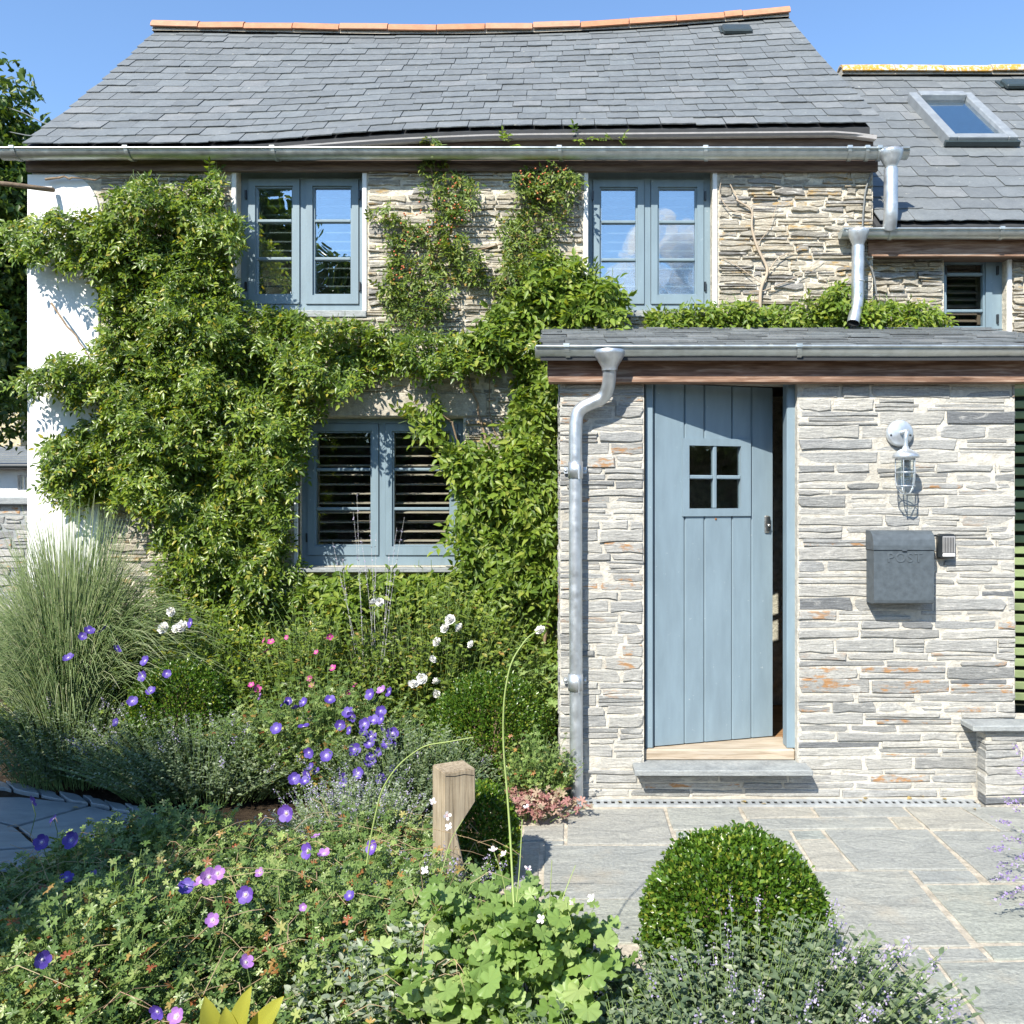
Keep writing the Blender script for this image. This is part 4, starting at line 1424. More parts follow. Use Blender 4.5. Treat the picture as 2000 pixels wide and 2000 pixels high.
# ================================================================== oak bollard with a notch
Yb = 3.40
sc = Yb / F
bc = GR(885, 970 + F * CZ / Yb)
ztop = wz(1497, Yb)
s_ = .125
ang_ = math.radians(-28)
out = [(-s_ / 2, -.05), (s_ / 2 + .012, -.05), (s_ / 2 + .004, .02), (-.010, wz(1612, Yb)), (s_ / 2 + .006, wz(1562, Yb)), (s_ / 2 + .006, ztop), (-s_ / 2, ztop)]
MM = Matrix.Translation((bc.x, Yb, 0)) @ Matrix.Rotation(math.radians(28), 4, 'Z')
bm = bmesh.new()
n = len(out)
va = [bm.verts.new(MM @ Vector((x, -s_ / 2, z))) for x, z in out]
vb = [bm.verts.new(MM @ Vector((x, s_ / 2, z))) for x, z in out]
bm.faces.new(va); bm.faces.new(vb[::-1])
for i in range(n): bm.faces.new([va[i], vb[i], vb[(i + 1) % n], va[(i + 1) % n]])
bmesh.ops.recalc_face_normals(bm, faces=bm.faces)
bmesh.ops.bevel(bm, geom=bm.edges[:], offset=.004, segments=2, affect='EDGES')
bmesh.ops.triangulate(bm, faces=[f for f in bm.faces if len(f.verts) > 4])
bm.verts.index_update()
b = MB().add([v.co.copy() for v in bm.verts], [[v.index for v in f.verts] for f in bm.faces])
bm.free()
o = b.build('bollard', M['oak'], base=True)
tag(o, 'weathered oak bollard with a notch cut in its side, among the flowers', 'bollard')
# drying crack in the oak
b = MB()
pc = [MM @ Vector((x, -s_ / 2 - .0004, z)) for x, z in ((-.055, ztop - .012), (-.02, ztop - .018), (.02, ztop - .016), (.06, ztop - .026))]
b.tube(pc, .0014, 5); b.build('crack', M['dark_fill'], o)

# ================================================================== slatted fence on the right
fen = thing('slatted_fence', (3.3, 5.6, 0), 'green slatted garden fence just past the porch corner', 'fence')
FY = 5.62
pitch = .072
zz = .35
k = 0
sl = None
Mf = Matrix.Translation((2.72, FY, 0)) @ Matrix.Rotation(math.radians(-9), 4, 'Z')
while zz < 2.4:
    if sl is None:
        o = MB().bbox(0, 2.4, -.012, .012, -.024, .024, .004, M=Matrix.Rotation(math.radians(-9), 4, 'Z')).build('slat', M['fence'], fen)
        sl = o.data; off = WL[o.name].copy()
        o.location = off + Vector((2.72, FY, zz)) - _w(fen)
        WL[o.name] = off + Vector((2.72, FY, zz))
    else:
        link('slat', sl, fen, off + Vector((2.72, FY, zz + random.uniform(-.003, .003))))
    zz += pitch
for u in (.05, 1.2, 2.35):
    MB().bbox(u - .035, u + .035, .013, .08, 0, 2.42, .004, M=Mf).build('post', M['fence'], fen)
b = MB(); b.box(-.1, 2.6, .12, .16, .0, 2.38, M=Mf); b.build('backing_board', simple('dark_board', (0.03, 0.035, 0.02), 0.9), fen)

# ================================================================== far things on the left
# garden wall of slate with flat coping
gw = thing('boundary_wall', (-6.0, 8.2, 0), 'grey stone boundary wall with flat coping left of the cottage', 'wall')
YB2 = 8.2
b = MB(); b.box(-12, wx(66, YB2) + .9, YB2 + .012, YB2 + .35, -.03, wz(986, YB2)); core = b.build('wall_core', M['slab_grey'], gw)
pieces = []
courses(wx(-60, YB2), wx(75, YB2), .2, wz(988, YB2), YB2, .05, .10, .15, .4, gap=.012, prot=.01, rough=1.5, out=pieces)
lay(pieces, core, M['porch_stone'], M['porch_sliver'], 120)
MB().bbox(-12, wx(66, YB2) + .9, YB2 - .06, YB2 + .42, wz(986, YB2) + .001, wz(971, YB2), .01).build('coping', M['slab_grey'], gw)
# white bungalow
YH = 15.0
wh = thing('white_bungalow', (wx(20, YH), YH, 0), 'small white house with slate roof beyond the boundary wall', 'house')
hx1 = wx(62, YH) + .5
wl = MB(); wall_with_holes(wl, -16, hx1, -.03, wz(905, YH), YH, YH + .3, [(wx(34, YH), wx(62, YH), wz(957, YH), wz(928, YH))])
wl.build('wall', M['render'], wh)
wnd = MB(); wall_with_holes(wnd, wx(34, YH) + .005, wx(62, YH) - .005, wz(957, YH) + .005, wz(928, YH) - .005, YH + .05, YH + .10,
    [(wx(36 + 9 * i, YH) , wx(43 + 9 * i, YH), wz(955, YH), wz(931, YH)) for i in range(3)])
wnd = wnd.build('window', M['white_plastic'], wh)
for i in range(3):
    MB().box(wx(36 + 9 * i, YH) + .002, wx(43 + 9 * i, YH) - .002, YH + .07, YH + .075, wz(955, YH) + .002, wz(931, YH) - .002).build('pane', M['glass_low'], wnd)
b = MB(); b.box(-16, hx1, YH + 2.5, YH + 2.8, -.03, wz(905, YH)); b.build('back_wall', M['render'], wh)
b = MB()
za, zb_ = wz(908, YH), wz(872, YH + 1.4)
for i in range(9):
    v0, v1 = i / 9, (i + 1) / 9
    y0, y1 = YH - .25 + 1.6 * v0, YH - .25 + 1.6 * v1
    z0, z1 = za + (zb_ - za) * v0, za + (zb_ - za) * v1
    b.add([(-16, y0, z0 + .02), (hx1 + .1, y0, z0 + .02), (hx1 + .1, y1, z1), (-16, y1, z1), (-16, y0, z0 - .03), (hx1 + .1, y0, z0 - .03)], [[0, 1, 2, 3], [4, 5, 1, 0]])
b.add([(-16, YH + 1.35, zb_), (hx1 + .1, YH + 1.35, zb_), (hx1 + .1, YH + 3.0, za), (-16, YH + 3.0, za)], [[0, 1, 2, 3]])
b.build('roof', M['slate_far'], wh)
MB().tube([(-16, YH - .3, za - .03), (hx1 + .1, YH - .3, za - .03)], .05, 8).build('gutter', M['black_plastic'], wh)
# tall stone house behind it
YS = 20.0
sh = thing('stone_house', (wx(10, YS), YS, 0), 'tall stone house with lichen-yellow wall and side coloured dark for shade behind the white bungalow', 'house')
b = MB(); b.box(-24, wx(40, YS), YS, YS + 7, -.03, wz(722, YS)); b.build('wall', stone_mat('lichened_stone', [(0, (.5, .44, .3)), (1, (.56, .5, .36))], rust=-.1, rustcol=(.58, .42, .10), white=.8, lam=(4, 4, 8)), sh)
b = MB(); b.box(wx(40, YS) + .001, wx(76, YS) + .6, YS + .5, YS + 6.5, -.03, wz(735, YS)); dk = b.build('shaded_side', stone_mat('shade_dark_stone', [(0, (.12, .125, .13)), (1, (.16, .165, .17))], rust=2, white=.25, lam=(5, 5, 12)), sh)  # side turned from the sun, its shade put into a darker stone colour
for i in range(14):
    zz = 2.2 + i * .16
    b = MB(); 
    for j in range(6):
        x = wx(42, YS) + j * .16 + (i % 2) * .07
        b.bbox(x, x + .145, YS + .46, YS + .51, zz, zz + .13, .01)
    b.build('stone_course', M['porch_sliver'], dk)
MB().tube([(wx(53, YS), YS + .42, .0), (wx(53, YS), YS + .42, wz(740, YS))], .05, 8).build('downpipe', M['black_plastic'], sh)
b = MB()
rz = wz(700, YS)
prism_x(b, [(YS - .3, wz(722, YS)), (YS + 3.5, rz + 1.5), (YS + 7.3, wz(722, YS)), (YS + 7.3, wz(722, YS) - .1), (YS - .3, wz(722, YS) - .1)], -24.2, wx(76, YS) + .8)
b.build('roof', M['terracotta'], sh)
# overhead wires
for (ya, yb_, yc) in ((205, 222, 240), (254, 264, 268)):
    b = MB(); b.tube([PX(-200, ya - 40, 14), PX(0, ya, 12), PX(50, yb_, 9.5), PX(84, yc, 8.2), PX(110, yc + 6, 7.9)], .006, 5)
    o = b.build('overhead_wire', M['cable']); tag(o, 'upper of the two thin overhead wires running past the tree' if ya < 230 else 'lower of the two thin overhead wires running past the tree', 'wire', 'overhead wires')

# ================================================================== cloud (seen mirrored in the window)
bm = bmesh.new()
rr = random.Random(5)
CD = 330.0
for i in range(95):
    u = rr.random()
    x = (0.085 + 0.095 * u + rr.gauss(0, .008))
    top = 0.33 + 0.02 * math.sin(u * 9.0) - .10 * abs(u - .5)
    z = .14 + (top - .14) * rr.random() ** .8
    r = CD * (.010 + .013 * rr.random())
    bmesh.ops.create_icosphere(bm, subdivisions=3, radius=r, matrix=Matrix.Translation((x * CD, -CD + 12 + rr.gauss(0, 6), 2 + z * CD)))
from mathutils import noise as mnoise
for v in bm.verts:
    d = mnoise.fractal(v.co * .16, 1.0, 2.0, 4)
    v.co += v.normal * d * 1.6 if v.normal.length else Vector()
b = MB().add([v.co.copy() for v in bm.verts], [[v.index for v in f.verts] for f in bm.faces], 0, True) if not bm.verts.index_update() else None
bm.free()
m = NM('cloud')
m.n.remove(m.b)
pv = m.n.new('ShaderNodeVolumePrincipled')
pv.inputs['Color'].default_value = (.97, .975, .98, 1)
pv.inputs['Density'].default_value = .075
pv.inputs['Anisotropy'].default_value = .62
m.L(pv.outputs[0], m.out.inputs['Volume'])
o = b.build('cloud', m.mat); tag(o, 'billowing white cumulus cloud mirrored in the upper window', 'cloud')
# ================================================================== foliage tools
def nrmz(a): return a / np.maximum(np.linalg.norm(a, axis=-1, keepdims=True), 1e-9)
T_LEAF = (np.array([(0, 0, 0), (-.5, .35, .10), (0, .45, 0), (.5, .35, .10), (-.32, .72, .05), (.32, .72, .05), (0, 1, -.10)]),
          [(0, 2, 1), (0, 3, 2), (1, 2, 4), (2, 3, 5), (2, 6, 4), (2, 5, 6)])
T_SMALL = (np.array([(0, 0, 0), (-.5, .5, .12), (0, 1, -.05), (.5, .5, .12)]), [(0, 2, 1), (0, 3, 2)])
def _lobed(n=5, deep=.20, sh=.46, tip=.56, span=300):
    """palmate leaf: each lobe has a valley, two shoulders and a tip"""
    vs, fs = [(0, 0.26, 0.03)], []
    k = 4 * n + 1
    for i in range(k):
        a = math.radians(-span / 2 + span * i / (k - 1))
        j = i % 4
        r = (deep, sh, tip, sh)[j]
        vs.append((r * math.sin(a), .28 + r * math.cos(a), (-.02, .05, .0, .05)[j] + .03 * math.sin(3 * i)))
    for i in range(1, k): fs.append((0, i + 1, i))
    return np.array(vs), fs
T_LOBED = _lobed()
T_SCALLOP = _lobed(7, .45, .54, .57, 330)
T_SCALLOP = (T_SCALLOP[0] + np.array([(0, 0, 0)] + [(0, 0, (-.09, .02, .09, .02)[i % 4]) for i in range(29)]), T_SCALLOP[1])
def big_leaf(name, p0, tip, nrm, width, mat, parent, curl=.25, seg=9, wseg=6):
    """one broad leaf with a mid-rib, curved along its length"""
    p0, tip, nrm = Vector(p0), Vector(tip), Vector(nrm).normalized()
    d = tip - p0; L_ = d.length; d.normalize()
    x = d.cross(nrm).normalized(); nrm = x.cross(d)
    vs, fs = [], []
    for i in range(seg + 1):
        t = i / seg
        w = width * (math.sin(math.pi * min(1, t * .92 + .06)) ** .75) * (1 if t < 1 else 0)
        c = p0 + d * (L_ * t) + nrm * (curl * L_ * (t - t * t) * 1.2)
        for k in range(wseg + 1):
            u = 2 * k / wseg - 1
            vs.append(c + x * (u * w / 2) + nrm * (.16 * w * abs(u) ** 1.3 + .02 * w * math.sin(7 * t + 3 * u)))
    n = wseg + 1
    for i in range(seg):
        for k in range(wseg):
            q = i * n + k
            fs.append([q, q + 1, q + n + 1, q + n])
    return MB().add(vs, fs, 0, True).build(name, mat, parent)
def leaves(name, P, A, N, S, tmpl, mat, parent, width=0.45, stuff=True, smooth=False):
    T, fs = tmpl
    P, A, N = np.asarray(P, float), nrmz(np.asarray(A, float)), np.asarray(N, float)
    S = np.asarray(S, float)
    if len(P) == 0: return None
    X = nrmz(np.cross(A, N)); Nn = np.cross(X, A)
    wf = width
    n, k = len(P), len(T)
    V = (P[:, None, :] + (T[None, :, 0:1] * wf * X[:, None, :] + T[None, :, 1:2] * A[:, None, :] + T[None, :, 2:3] * Nn[:, None, :]) * S[:, None, None]).reshape(-1, 3)
    fa = np.array(fs)
    FI = (fa[None] + (np.arange(n) * k)[:, None, None]).reshape(-1)
    nf = n * len(fs)
    c = (V.min(0) + V.max(0)) / 2
    me = bpy.data.meshes.new(name)
    me.vertices.add(len(V)); me.vertices.foreach_set('co', (V - c).ravel())
    me.loops.add(nf * 3); me.loops.foreach_set('vertex_index', FI.astype(np.int32))
    me.polygons.add(nf); me.polygons.foreach_set('loop_start', np.arange(nf, dtype=np.int32) * 3)
    me.polygons.foreach_set('loop_total', np.full(nf, 3, dtype=np.int32))
    me.update(calc_edges=True); me.validate()
    me.materials.append(mat)
    o = link(name, me, parent, Vector(c))
    if stuff: tag(o, kind='stuff')
    return o
def stems(name, C, r0, r1, mat, parent, sides=3, stuff=True):
    """C: (n, k, 3) polylines as thin tapering tubes"""
    C = np.asarray(C, float)
    n, k, _ = C.shape
    t = np.gradient(C, axis=1); t = nrmz(t)
    ref = np.where(np.abs(t[..., 2:3]) > .9, np.array([1., 0, 0]), np.array([0, 0, 1.]))
    u = nrmz(np.cross(t, ref)); w = np.cross(t, u)
    rad = np.linspace(1, 0, k)[None, :, None] * (r0 - r1) + r1
    rings = np.stack([C + (u * math.cos(a) + w * math.sin(a)) * rad for a in [2 * math.pi * i / sides for i in range(sides)]], axis=2)
    V = rings.reshape(-1, 3)
    idx = np.arange(n * k * sides).reshape(n, k, sides)
    Q = []
    for s_ in range(sides):
        s2 = (s_ + 1) % sides
        Q.append(np.stack([idx[:, :-1, s_], idx[:, :-1, s2], idx[:, 1:, s2], idx[:, 1:, s_]], -1).reshape(-1, 4))
    Q = np.concatenate(Q)
    c = (V.min(0) + V.max(0)) / 2
    me = bpy.data.meshes.new(name)
    me.vertices.add(len(V)); me.vertices.foreach_set('co', (V - c).ravel())
    nf = len(Q)
    me.loops.add(nf * 4); me.loops.foreach_set('vertex_index', Q.ravel().astype(np.int32))
    me.polygons.add(nf); me.polygons.foreach_set('loop_start', np.arange(nf, dtype=np.int32) * 4)
    me.polygons.foreach_set('loop_total', np.full(nf, 4, dtype=np.int32))
    me.update(calc_edges=True)
    me.materials.append(mat)
    o = link(name, me, parent, Vector(c))
    if stuff: tag(o, kind='stuff')
    return o
_ph = rng.uniform(0, 6.28, (8, 3)); _fr = rng.normal(0, 1, (8, 3))
def fuzz(P, scale):
    """cheap smooth noise in -1..1"""
    P = np.asarray(P) * scale
    s = 0
    for i in range(8):
        s = s + np.sin(P @ _fr[i] * (1 + .45 * i) + _ph[i, 0]) / (1 + .25 * i)
    return s / 3.2
def in_poly(pts, poly):
    x, y = pts[:, 0], pts[:, 1]
    ins = np.zeros(len(pts), bool)
    j = len(poly) - 1
    for i in range(len(poly)):
        xi, yi = poly[i]; xj, yj = poly[j]
        c = ((yi > y) != (yj > y)) & (x < (xj - xi) * (y - yi) / (yj - yi + 1e-9) + xi)
        ins ^= c
        j = i
    return ins
def sample_poly(poly, n, edge=0.0):
    p = np.array(poly, float)
    lo, hi = p.min(0) - edge, p.max(0) + edge
    out = np.zeros((0, 2))
    while len(out) < n:
        q = rng.uniform(lo, hi, (n * 2, 2))
        out = np.concatenate([out, q[in_poly(q, poly)]])
    return out[:n]
def rdir(n):
    return nrmz(rng.normal(0, 1, (n, 3)))
GREEN = {
 'climber': leaf_mat('climber_leaf', [(0, (.05, .095, .013)), (.35, (.118, .195, .024)), (.65, (.18, .265, .034)), (.86, (.255, .335, .047)), (.95, (.32, .345, .06)), (1, (.44, .36, .06))], trans=.40, rough=.34, spec=.5),
 'rose': leaf_mat('rose_leaf', [(0, (.06, .105, .02)), (.4, (.13, .195, .032)), (.75, (.195, .265, .047)), (.92, (.26, .30, .07)), (1, (.36, .22, .07))]),
 'wisteria': leaf_mat('wisteria_leaf', [(0, (.075, .135, .018)), (.4, (.16, .25, .036)), (.8, (.235, .32, .05)), (1, (.33, .37, .08))], trans=.42),
 'box': leaf_mat('box_leaf', [(0, (.035, .085, .011)), (.5, (.078, .165, .018)), (.85, (.14, .235, .028)), (1, (.30, .32, .05))], rough=.30, spec=.6),
 'geranium': leaf_mat('geranium_leaf', clump=.6, rough=.36, spec=.5, stops= [(0, (.06, .115, .028)), (.4, (.145, .23, .066)), (.75, (.235, .325, .105)), (.93, (.36, .42, .16)), (.97, (.36, .19, .06)), (1, (.30, .09, .05))]),
 'catmint': leaf_mat('catmint_leaf', [(0, (.075, .115, .065)), (.5, (.145, .195, .115)), (.85, (.215, .265, .165)), (1, (.30, .33, .22))], trans=.3, tint=(1.2, 1.2, .7)),
 'silver': leaf_mat('silver_leaf', [(0, (.16, .21, .15)), (.5, (.25, .30, .22)), (1, (.38, .40, .32))], trans=.3, tint=(1.1, 1.1, .8)),
 'mantle': leaf_mat('mantle_leaf', [(0, (.15, .25, .06)), (.5, (.25, .37, .11)), (1, (.36, .46, .19))], trans=.4),
 'grass': leaf_mat('grass_blade', [(0, (.22, .31, .13)), (.5, (.37, .47, .22)), (.85, (.50, .57, .32)), (1, (.66, .64, .46))], trans=.45, clump=.15, tint=(1.0, 1.12, .75)),
 'tree': leaf_mat('tree_leaf', [(0, (.025, .06, .013)), (.5, (.06, .115, .024)), (.85, (.11, .17, .034)), (1, (.18, .22, .05))]),
 'hosta': leaf_mat('hosta_leaf', [(0, (.22, .27, .05)), (.5, (.34, .35, .06)), (1, (.44, .40, .08))], clump=.9, trans=.4, tint=(1.1, 1.0, .4)),
 'heuchera': leaf_mat('heuchera_leaf', [(0, (.30, .13, .13)), (.5, (.45, .25, .23)), (1, (.40, .34, .24))], trans=.35, tint=(1.1, .8, .7)),
 'broad': leaf_mat('broad_leaf', [(0, (.05, .10, .04)), (1, (.09, .15, .06))], trans=.25),
 'hip': simple('rose_hip', (.45, .12, .04), .4),
 'lavender': simple('lavender_flower', (.34, .24, .50), .7, 0, .3),
}
M['litter'] = leaf_mat('dry_leaf', [(0, (.30, .20, .10)), (.5, (.45, .33, .16)), (1, (.5, .42, .2))])

# ---- flower meshes shared by all blooms of a kind
def flower_mesh(name, petals, r, wide, cup, cols, centre_r=.18):
    vs, fs, mi = [], [], []
    for i in range(petals):
        a = 2 * math.pi * i / petals
        d = Vector((math.cos(a), math.sin(a), 0)); s_ = Vector((-math.sin(a), math.cos(a), 0))
        base = len(vs)
        prof = [(.10, .10), (.35, .30), (.68, wide), (.92, wide * .75), (1.0, wide * .25)]
        for rr, ww in prof:
            z = cup * rr * rr
            vs += [d * rr * r + s_ * ww * r + Vector((0, 0, z * r)), d * rr * r - s_ * ww * r + Vector((0, 0, z * r + .02 * r))]
        for k in range(4):
            q = base + 2 * k
            fs.append([q, q + 1, q + 3, q + 2]); mi.append(1 if k == 0 else 0)
    base = len(vs)
    n = 8
    vs += [Vector((math.cos(2 * math.pi * k / n) * centre_r * r, math.sin(2 * math.pi * k / n) * centre_r * r, .10 * r)) for k in range(n)] + [Vector((0, 0, .2 * r))]
    for k in range(n):
        fs.append([base + k, base + (k + 1) % n, base + n]); mi.append(2)
    me = bpy.data.meshes.new(name)
    me.from_pydata([tuple(v) for v in vs], [], fs)
    for i, c in enumerate(cols):
        me.materials.append(simple(name + '_petal' if i == 0 else name + '_throat' if i == 1 else name + '_eye', c, .6, 0, .18, 60))
    me.polygons.foreach_set('material_index', mi)
    me.update()
    return me
FL = {
 'purple': flower_mesh('purple_bloom', 5, .026, .50, .30, [(.062, .032, .24), (.16, .11, .36), (.5, .45, .5)]),
 'purple_big': flower_mesh('violet_bloom', 5, .028, .5, .35, [(.10, .045, .28), (.24, .17, .40), (.55, .48, .32)]),
 'magenta': flower_mesh('magenta_bloom', 5, .018, .42, .3, [(.38, .04, .20), (.42, .14, .18), (.6, .36, .07)]),
 'lilac': flower_mesh('lilac_bloom', 5, .026, .46, .4, [(.27, .12, .36), (.36, .25, .42), (.55, .5, .35)]),
 'white': flower_mesh('white_bloom', 8, .030, .42, .55, [(.74, .73, .70), (.72, .70, .62), (.6, .52, .25)], .22),
 'gaura': flower_mesh('gaura_bloom', 4, .0125, .38, .3, [(.66, .60, .60), (.6, .38, .42), (.5, .42, .33)]),
}
def double_rose():
    a = FL['white']
    vs = [v.co.copy() for v in a.vertices]; fs = [list(p.vertices) for p in a.polygons]; mi = [p.material_index for p in a.polygons]
    n0 = len(vs)
    R = Matrix.Rotation(.4, 3, 'Z')
    v2 = [R @ Vector((v.x * .68, v.y * .68, v.z * 1.15 + .006)) for v in vs]
    v3 = [R @ R @ Vector((v.x * .40, v.y * .40, v.z * 1.3 + .012)) for v in vs]
    rr = random.Random(3)
    allv = [v + Vector((rr.gauss(0, .0016), rr.gauss(0, .0016), rr.gauss(0, .0022))) for v in vs + v2 + v3]
    me = bpy.data.meshes.new('rose_bloom')
    me.from_pydata([tuple(v) for v in allv], [], fs + [[i + n0 for i in f] for f in fs] + [[i + 2 * n0 for i in f] for f in fs])
    for m_ in a.materials: me.materials.append(m_)
    me.polygons.foreach_set('material_index', mi * 3)
    me.update()
    FL['white'] = me
double_rose()
def bloom(kind, parent, p, nrm=None, s=1.0, label=None):
    if nrm is None: nrm = Vector((random.gauss(-.15, .55), -.85 + random.gauss(0, .4), .75 + random.gauss(0, .4)))
    q = Vector(nrm).normalized().to_track_quat('Z', 'Y') @ Matrix.Rotation(random.uniform(0, 6.28), 3, 'Z').to_quaternion()
    o = link('flower', FL[kind], parent, Vector(p), q)
    o.scale = (s, s, s)
    return o

# ---- plants made of leafy stems
def sprig_plant(n, c, r, h, lean=.5, per=10, lsize=.03, t0=.2, droop=0.0, hvar=.3, up=.4, seed_h=None, flat=1.0):
    """stems rising from an ellipse of soil; returns stems (n,k,3) and leaf arrays"""
    a = rng.uniform(0, 2 * np.pi, n); q = np.sqrt(rng.uniform(0, 1, n))
    ox, oy = q * np.cos(a), q * np.sin(a)
    base = np.stack([c[0] + ox * r[0] * .75, c[1] + oy * r[1] * .75, np.full(n, c[2])], -1)
    H = h * (1 - .45 * q ** 2) * (1 + rng.uniform(-hvar, hvar * .5, n))
    H = H * (1 + .22 * fuzz(base, 3.5))
    tip = base + np.stack([ox * r[0] * lean + rng.normal(0, .12, n) * h, oy * r[1] * lean + rng.normal(0, .12, n) * h, H], -1)
    mid = (base + tip) / 2 + np.stack([-ox * .1 * r[0], -oy * .1 * r[1], .12 * H], -1)
    k = 7
    t = np.linspace(0, 1, k)[None, :, None]
    C = (1 - t) ** 2 * base[:, None] + 2 * t * (1 - t) * mid[:, None] + t * t * tip[:, None]
    if droop: C[..., 2] -= droop * H[:, None] * (np.linspace(0, 1, k)[None] ** 3)
    tt = np.linspace(t0, 1, per)[None, :, None] + rng.normal(0, .02, (n, per, 1))
    P = (1 - tt) ** 2 * base[:, None] + 2 * tt * (1 - tt) * mid[:, None] + tt * tt * tip[:, None]
    if droop: P[..., 2] -= droop * H[:, None] * np.clip(tt[..., 0], 0, 1) ** 3
    ph = rng.uniform(0, 6.28, (n, 1)) + np.arange(per)[None] * 2.4 + rng.normal(0, .3, (n, per))
    A = np.stack([np.cos(ph), np.sin(ph), np.full_like(ph, up) + rng.normal(0, .25, ph.shape)], -1)
    Nn = np.stack([rng.normal(0, .35, ph.shape) - .15, rng.normal(0, .35, ph.shape) - .35, np.ones_like(ph)], -1)
    S = lsize * rng.uniform(.6, 1.25, ph.shape) * (1.15 - .45 * tt[..., 0])
    return C, P.reshape(-1, 3), A.reshape(-1, 3), Nn.reshape(-1, 3), S.reshape(-1)

def ball_points(n, c, r, amp=.06, zmin=-.75, shell=.30):
    d = rdir(n * 2); d = d[d[:, 2] > zmin][:n]
    m_ = len(d)
    rad = (1 - shell * rng.uniform(0, 1, m_) ** 2) * (1 + amp * fuzz(d, 4.5) + .025 * rng.normal(0, 1, m_))
    return np.array(c) + d * np.array(r) * rad[:, None], d
def box_ball(c, r, n, label, lsize=.017):
    t = thing('box_ball', (c[0], c[1], 0), label, 'shrub')
    P, d = ball_points(n, c, r)
    A = nrmz(d + rdir(len(P)) * .9 + np.array([0, 0, .25])); N = nrmz(d * .8 + rdir(len(P)) * .8)
    leaves('foliage', P, A, N, lsize * rng.uniform(.7, 1.3, len(P)), T_SMALL, GREEN['box'], t, .66)
    k = 60
    P2, d2 = ball_points(k, c, np.array(r) * .66)
    b0 = np.array([c[0], c[1], 0.0])
    C = np.stack([b0 + (P2 - b0) * s for s in (0, .35, .7, 1)], 1) + rng.normal(0, .008, (len(P2), 4, 3))
    stems('branches', C, .006, .002, M['stem_brown'], t)
    return t

def pinnate(P, D, N, L, pairs, lsize):
    """compound leaves: P start, D direction of the stalk, N facing; returns leaflet arrays and stalks"""
    n = len(P)
    D = nrmz(D); X = nrmz(np.cross(D, N)); N = np.cross(X, D)
    Ps, As, Ns, Ss = [], [], [], []
    L = L[:, None]
    bend = np.array([0, 0, -1.0])
    for k in range(pairs):
        s = (.28 + .72 * (k + .3) / pairs)
        q = P + D * L * s + bend * L * .18 * s * s
        for sg in (-1, 1):
            a = nrmz(D * .55 + X * sg + N * .08 + rng.normal(0, .16, (n, 3)) + bend * .25)
            Ps.append(q); As.append(a); Ns.append(N + rng.normal(0, .28, (n, 3)))
            Ss.append(lsize * rng.uniform(.75, 1.15, n))
    q = P + D * L + bend * L * .18
    Ps.append(q); As.append(D + bend * .3); Ns.append(N + rng.normal(0, .2, (n, 3))); Ss.append(lsize * 1.1 * rng.uniform(.8, 1.2, n))
    C = np.stack([P, P + D * L * .5 + bend * L * .05, q], 1)
    return np.concatenate(Ps), np.concatenate(As), np.concatenate(Ns), np.concatenate(Ss), C

def climber(t, polys, mat, lsize=.042, L=.17, pairs=4, thick=.22, wallY=YM, stem_paths=(), stray=0):
    """polys: list of (outline in photo px, sprays, thickness)"""
    PP = []
    for poly, n, th in polys:
        q = sample_poly(poly, n)
        u = rng.uniform(0, 1, n)
        x = wx(q[:, 0], wallY); z = wz(q[:, 1], wallY)
        bump_ = .50 + .60 * fuzz(np.stack([x, z * 1.3, x * 0], -1), 4.2) + .25 * fuzz(np.stack([x, z, x * 0 + 4], -1), 11)
        off = .03 + th * np.clip(bump_, .05, 1.4) * (u ** .6)
        Y = wallY - off
        keep = rng.uniform(0, 1, n) < np.clip(.55 + bump_, 0, 1)
        P = np.stack([wx(q[:, 0], Y), Y, wz(q[:, 1], Y)], -1)[keep]
        PP.append(P)
    P = np.concatenate(PP)
    n = len(P)
    D = np.stack([rng.normal(0, .8, n), rng.normal(-.5, .45, n), rng.normal(-.25, .65, n)], -1)
    N = np.stack([rng.normal(-.1, .45, n), np.full(n, -.75), rng.normal(.65, .45, n)], -1)
    a = pinnate(P - nrmz(D) * L * .5, D, N, L * rng.uniform(.7, 1.2, n), pairs, lsize)
    leaves('foliage', *a[:4], T_LEAF, mat, t, .46)
    stems('leaf_stalks', a[4], .0022, .0012, M['stem_green'], t)
    for pts, r0 in stem_paths:
        pts = smooth_path([PX(x, y, Y) for x, y, Y in pts], 5)
        pts = [p + Vector((random.gauss(0, .006), random.gauss(0, .004), random.gauss(0, .006))) for p in pts]
        MB().tube(pts, [r0 * (1 - .55 * i / len(pts)) for i in range(len(pts))], 7).build('stem', M['stem_brown'], t)
    return P

# ================================================================== climbers on the wall
c1 = thing('climbing_plant', (-2.3, YM - .15, 0), 'dense green climber covering the wall left of the lower window', 'climber')
A1 = [(205, 400), (230, 365), (290, 340), (330, 365), (385, 340), (415, 325), (440, 345), (430, 400), (470, 430), (476, 480), (455, 520), (465, 570), (500, 600), (600, 612), (700, 628), (790, 640), (900, 650), (1000, 650), (1045, 670), (1030, 712), (920, 715), (860, 735), (800, 722), (740, 745), (690, 760), (640, 800), (610, 830), (596, 900), (575, 960), (560, 1040), (535, 1130), (480, 1190), (380, 1185), (350, 1100), (320, 1010), (230, 985), (130, 985), (82, 945), (95, 900), (90, 860), (140, 830), (205, 800), (225, 730), (190, 680), (200, 600), (190, 520), (150, 470), (180, 430)]
A2 = [(30, 430), (120, 405), (205, 430), (240, 480), (220, 530), (110, 520), (50, 505), (0, 470), (0, 445)]
A3 = [(60, 730), (120, 690), (200, 700), (230, 760), (160, 790), (100, 760), (40, 760), (20, 735)]
A5 = [(300, 1000), (560, 1040), (610, 1130), (700, 1180), (650, 1260), (380, 1270), (300, 1180)]
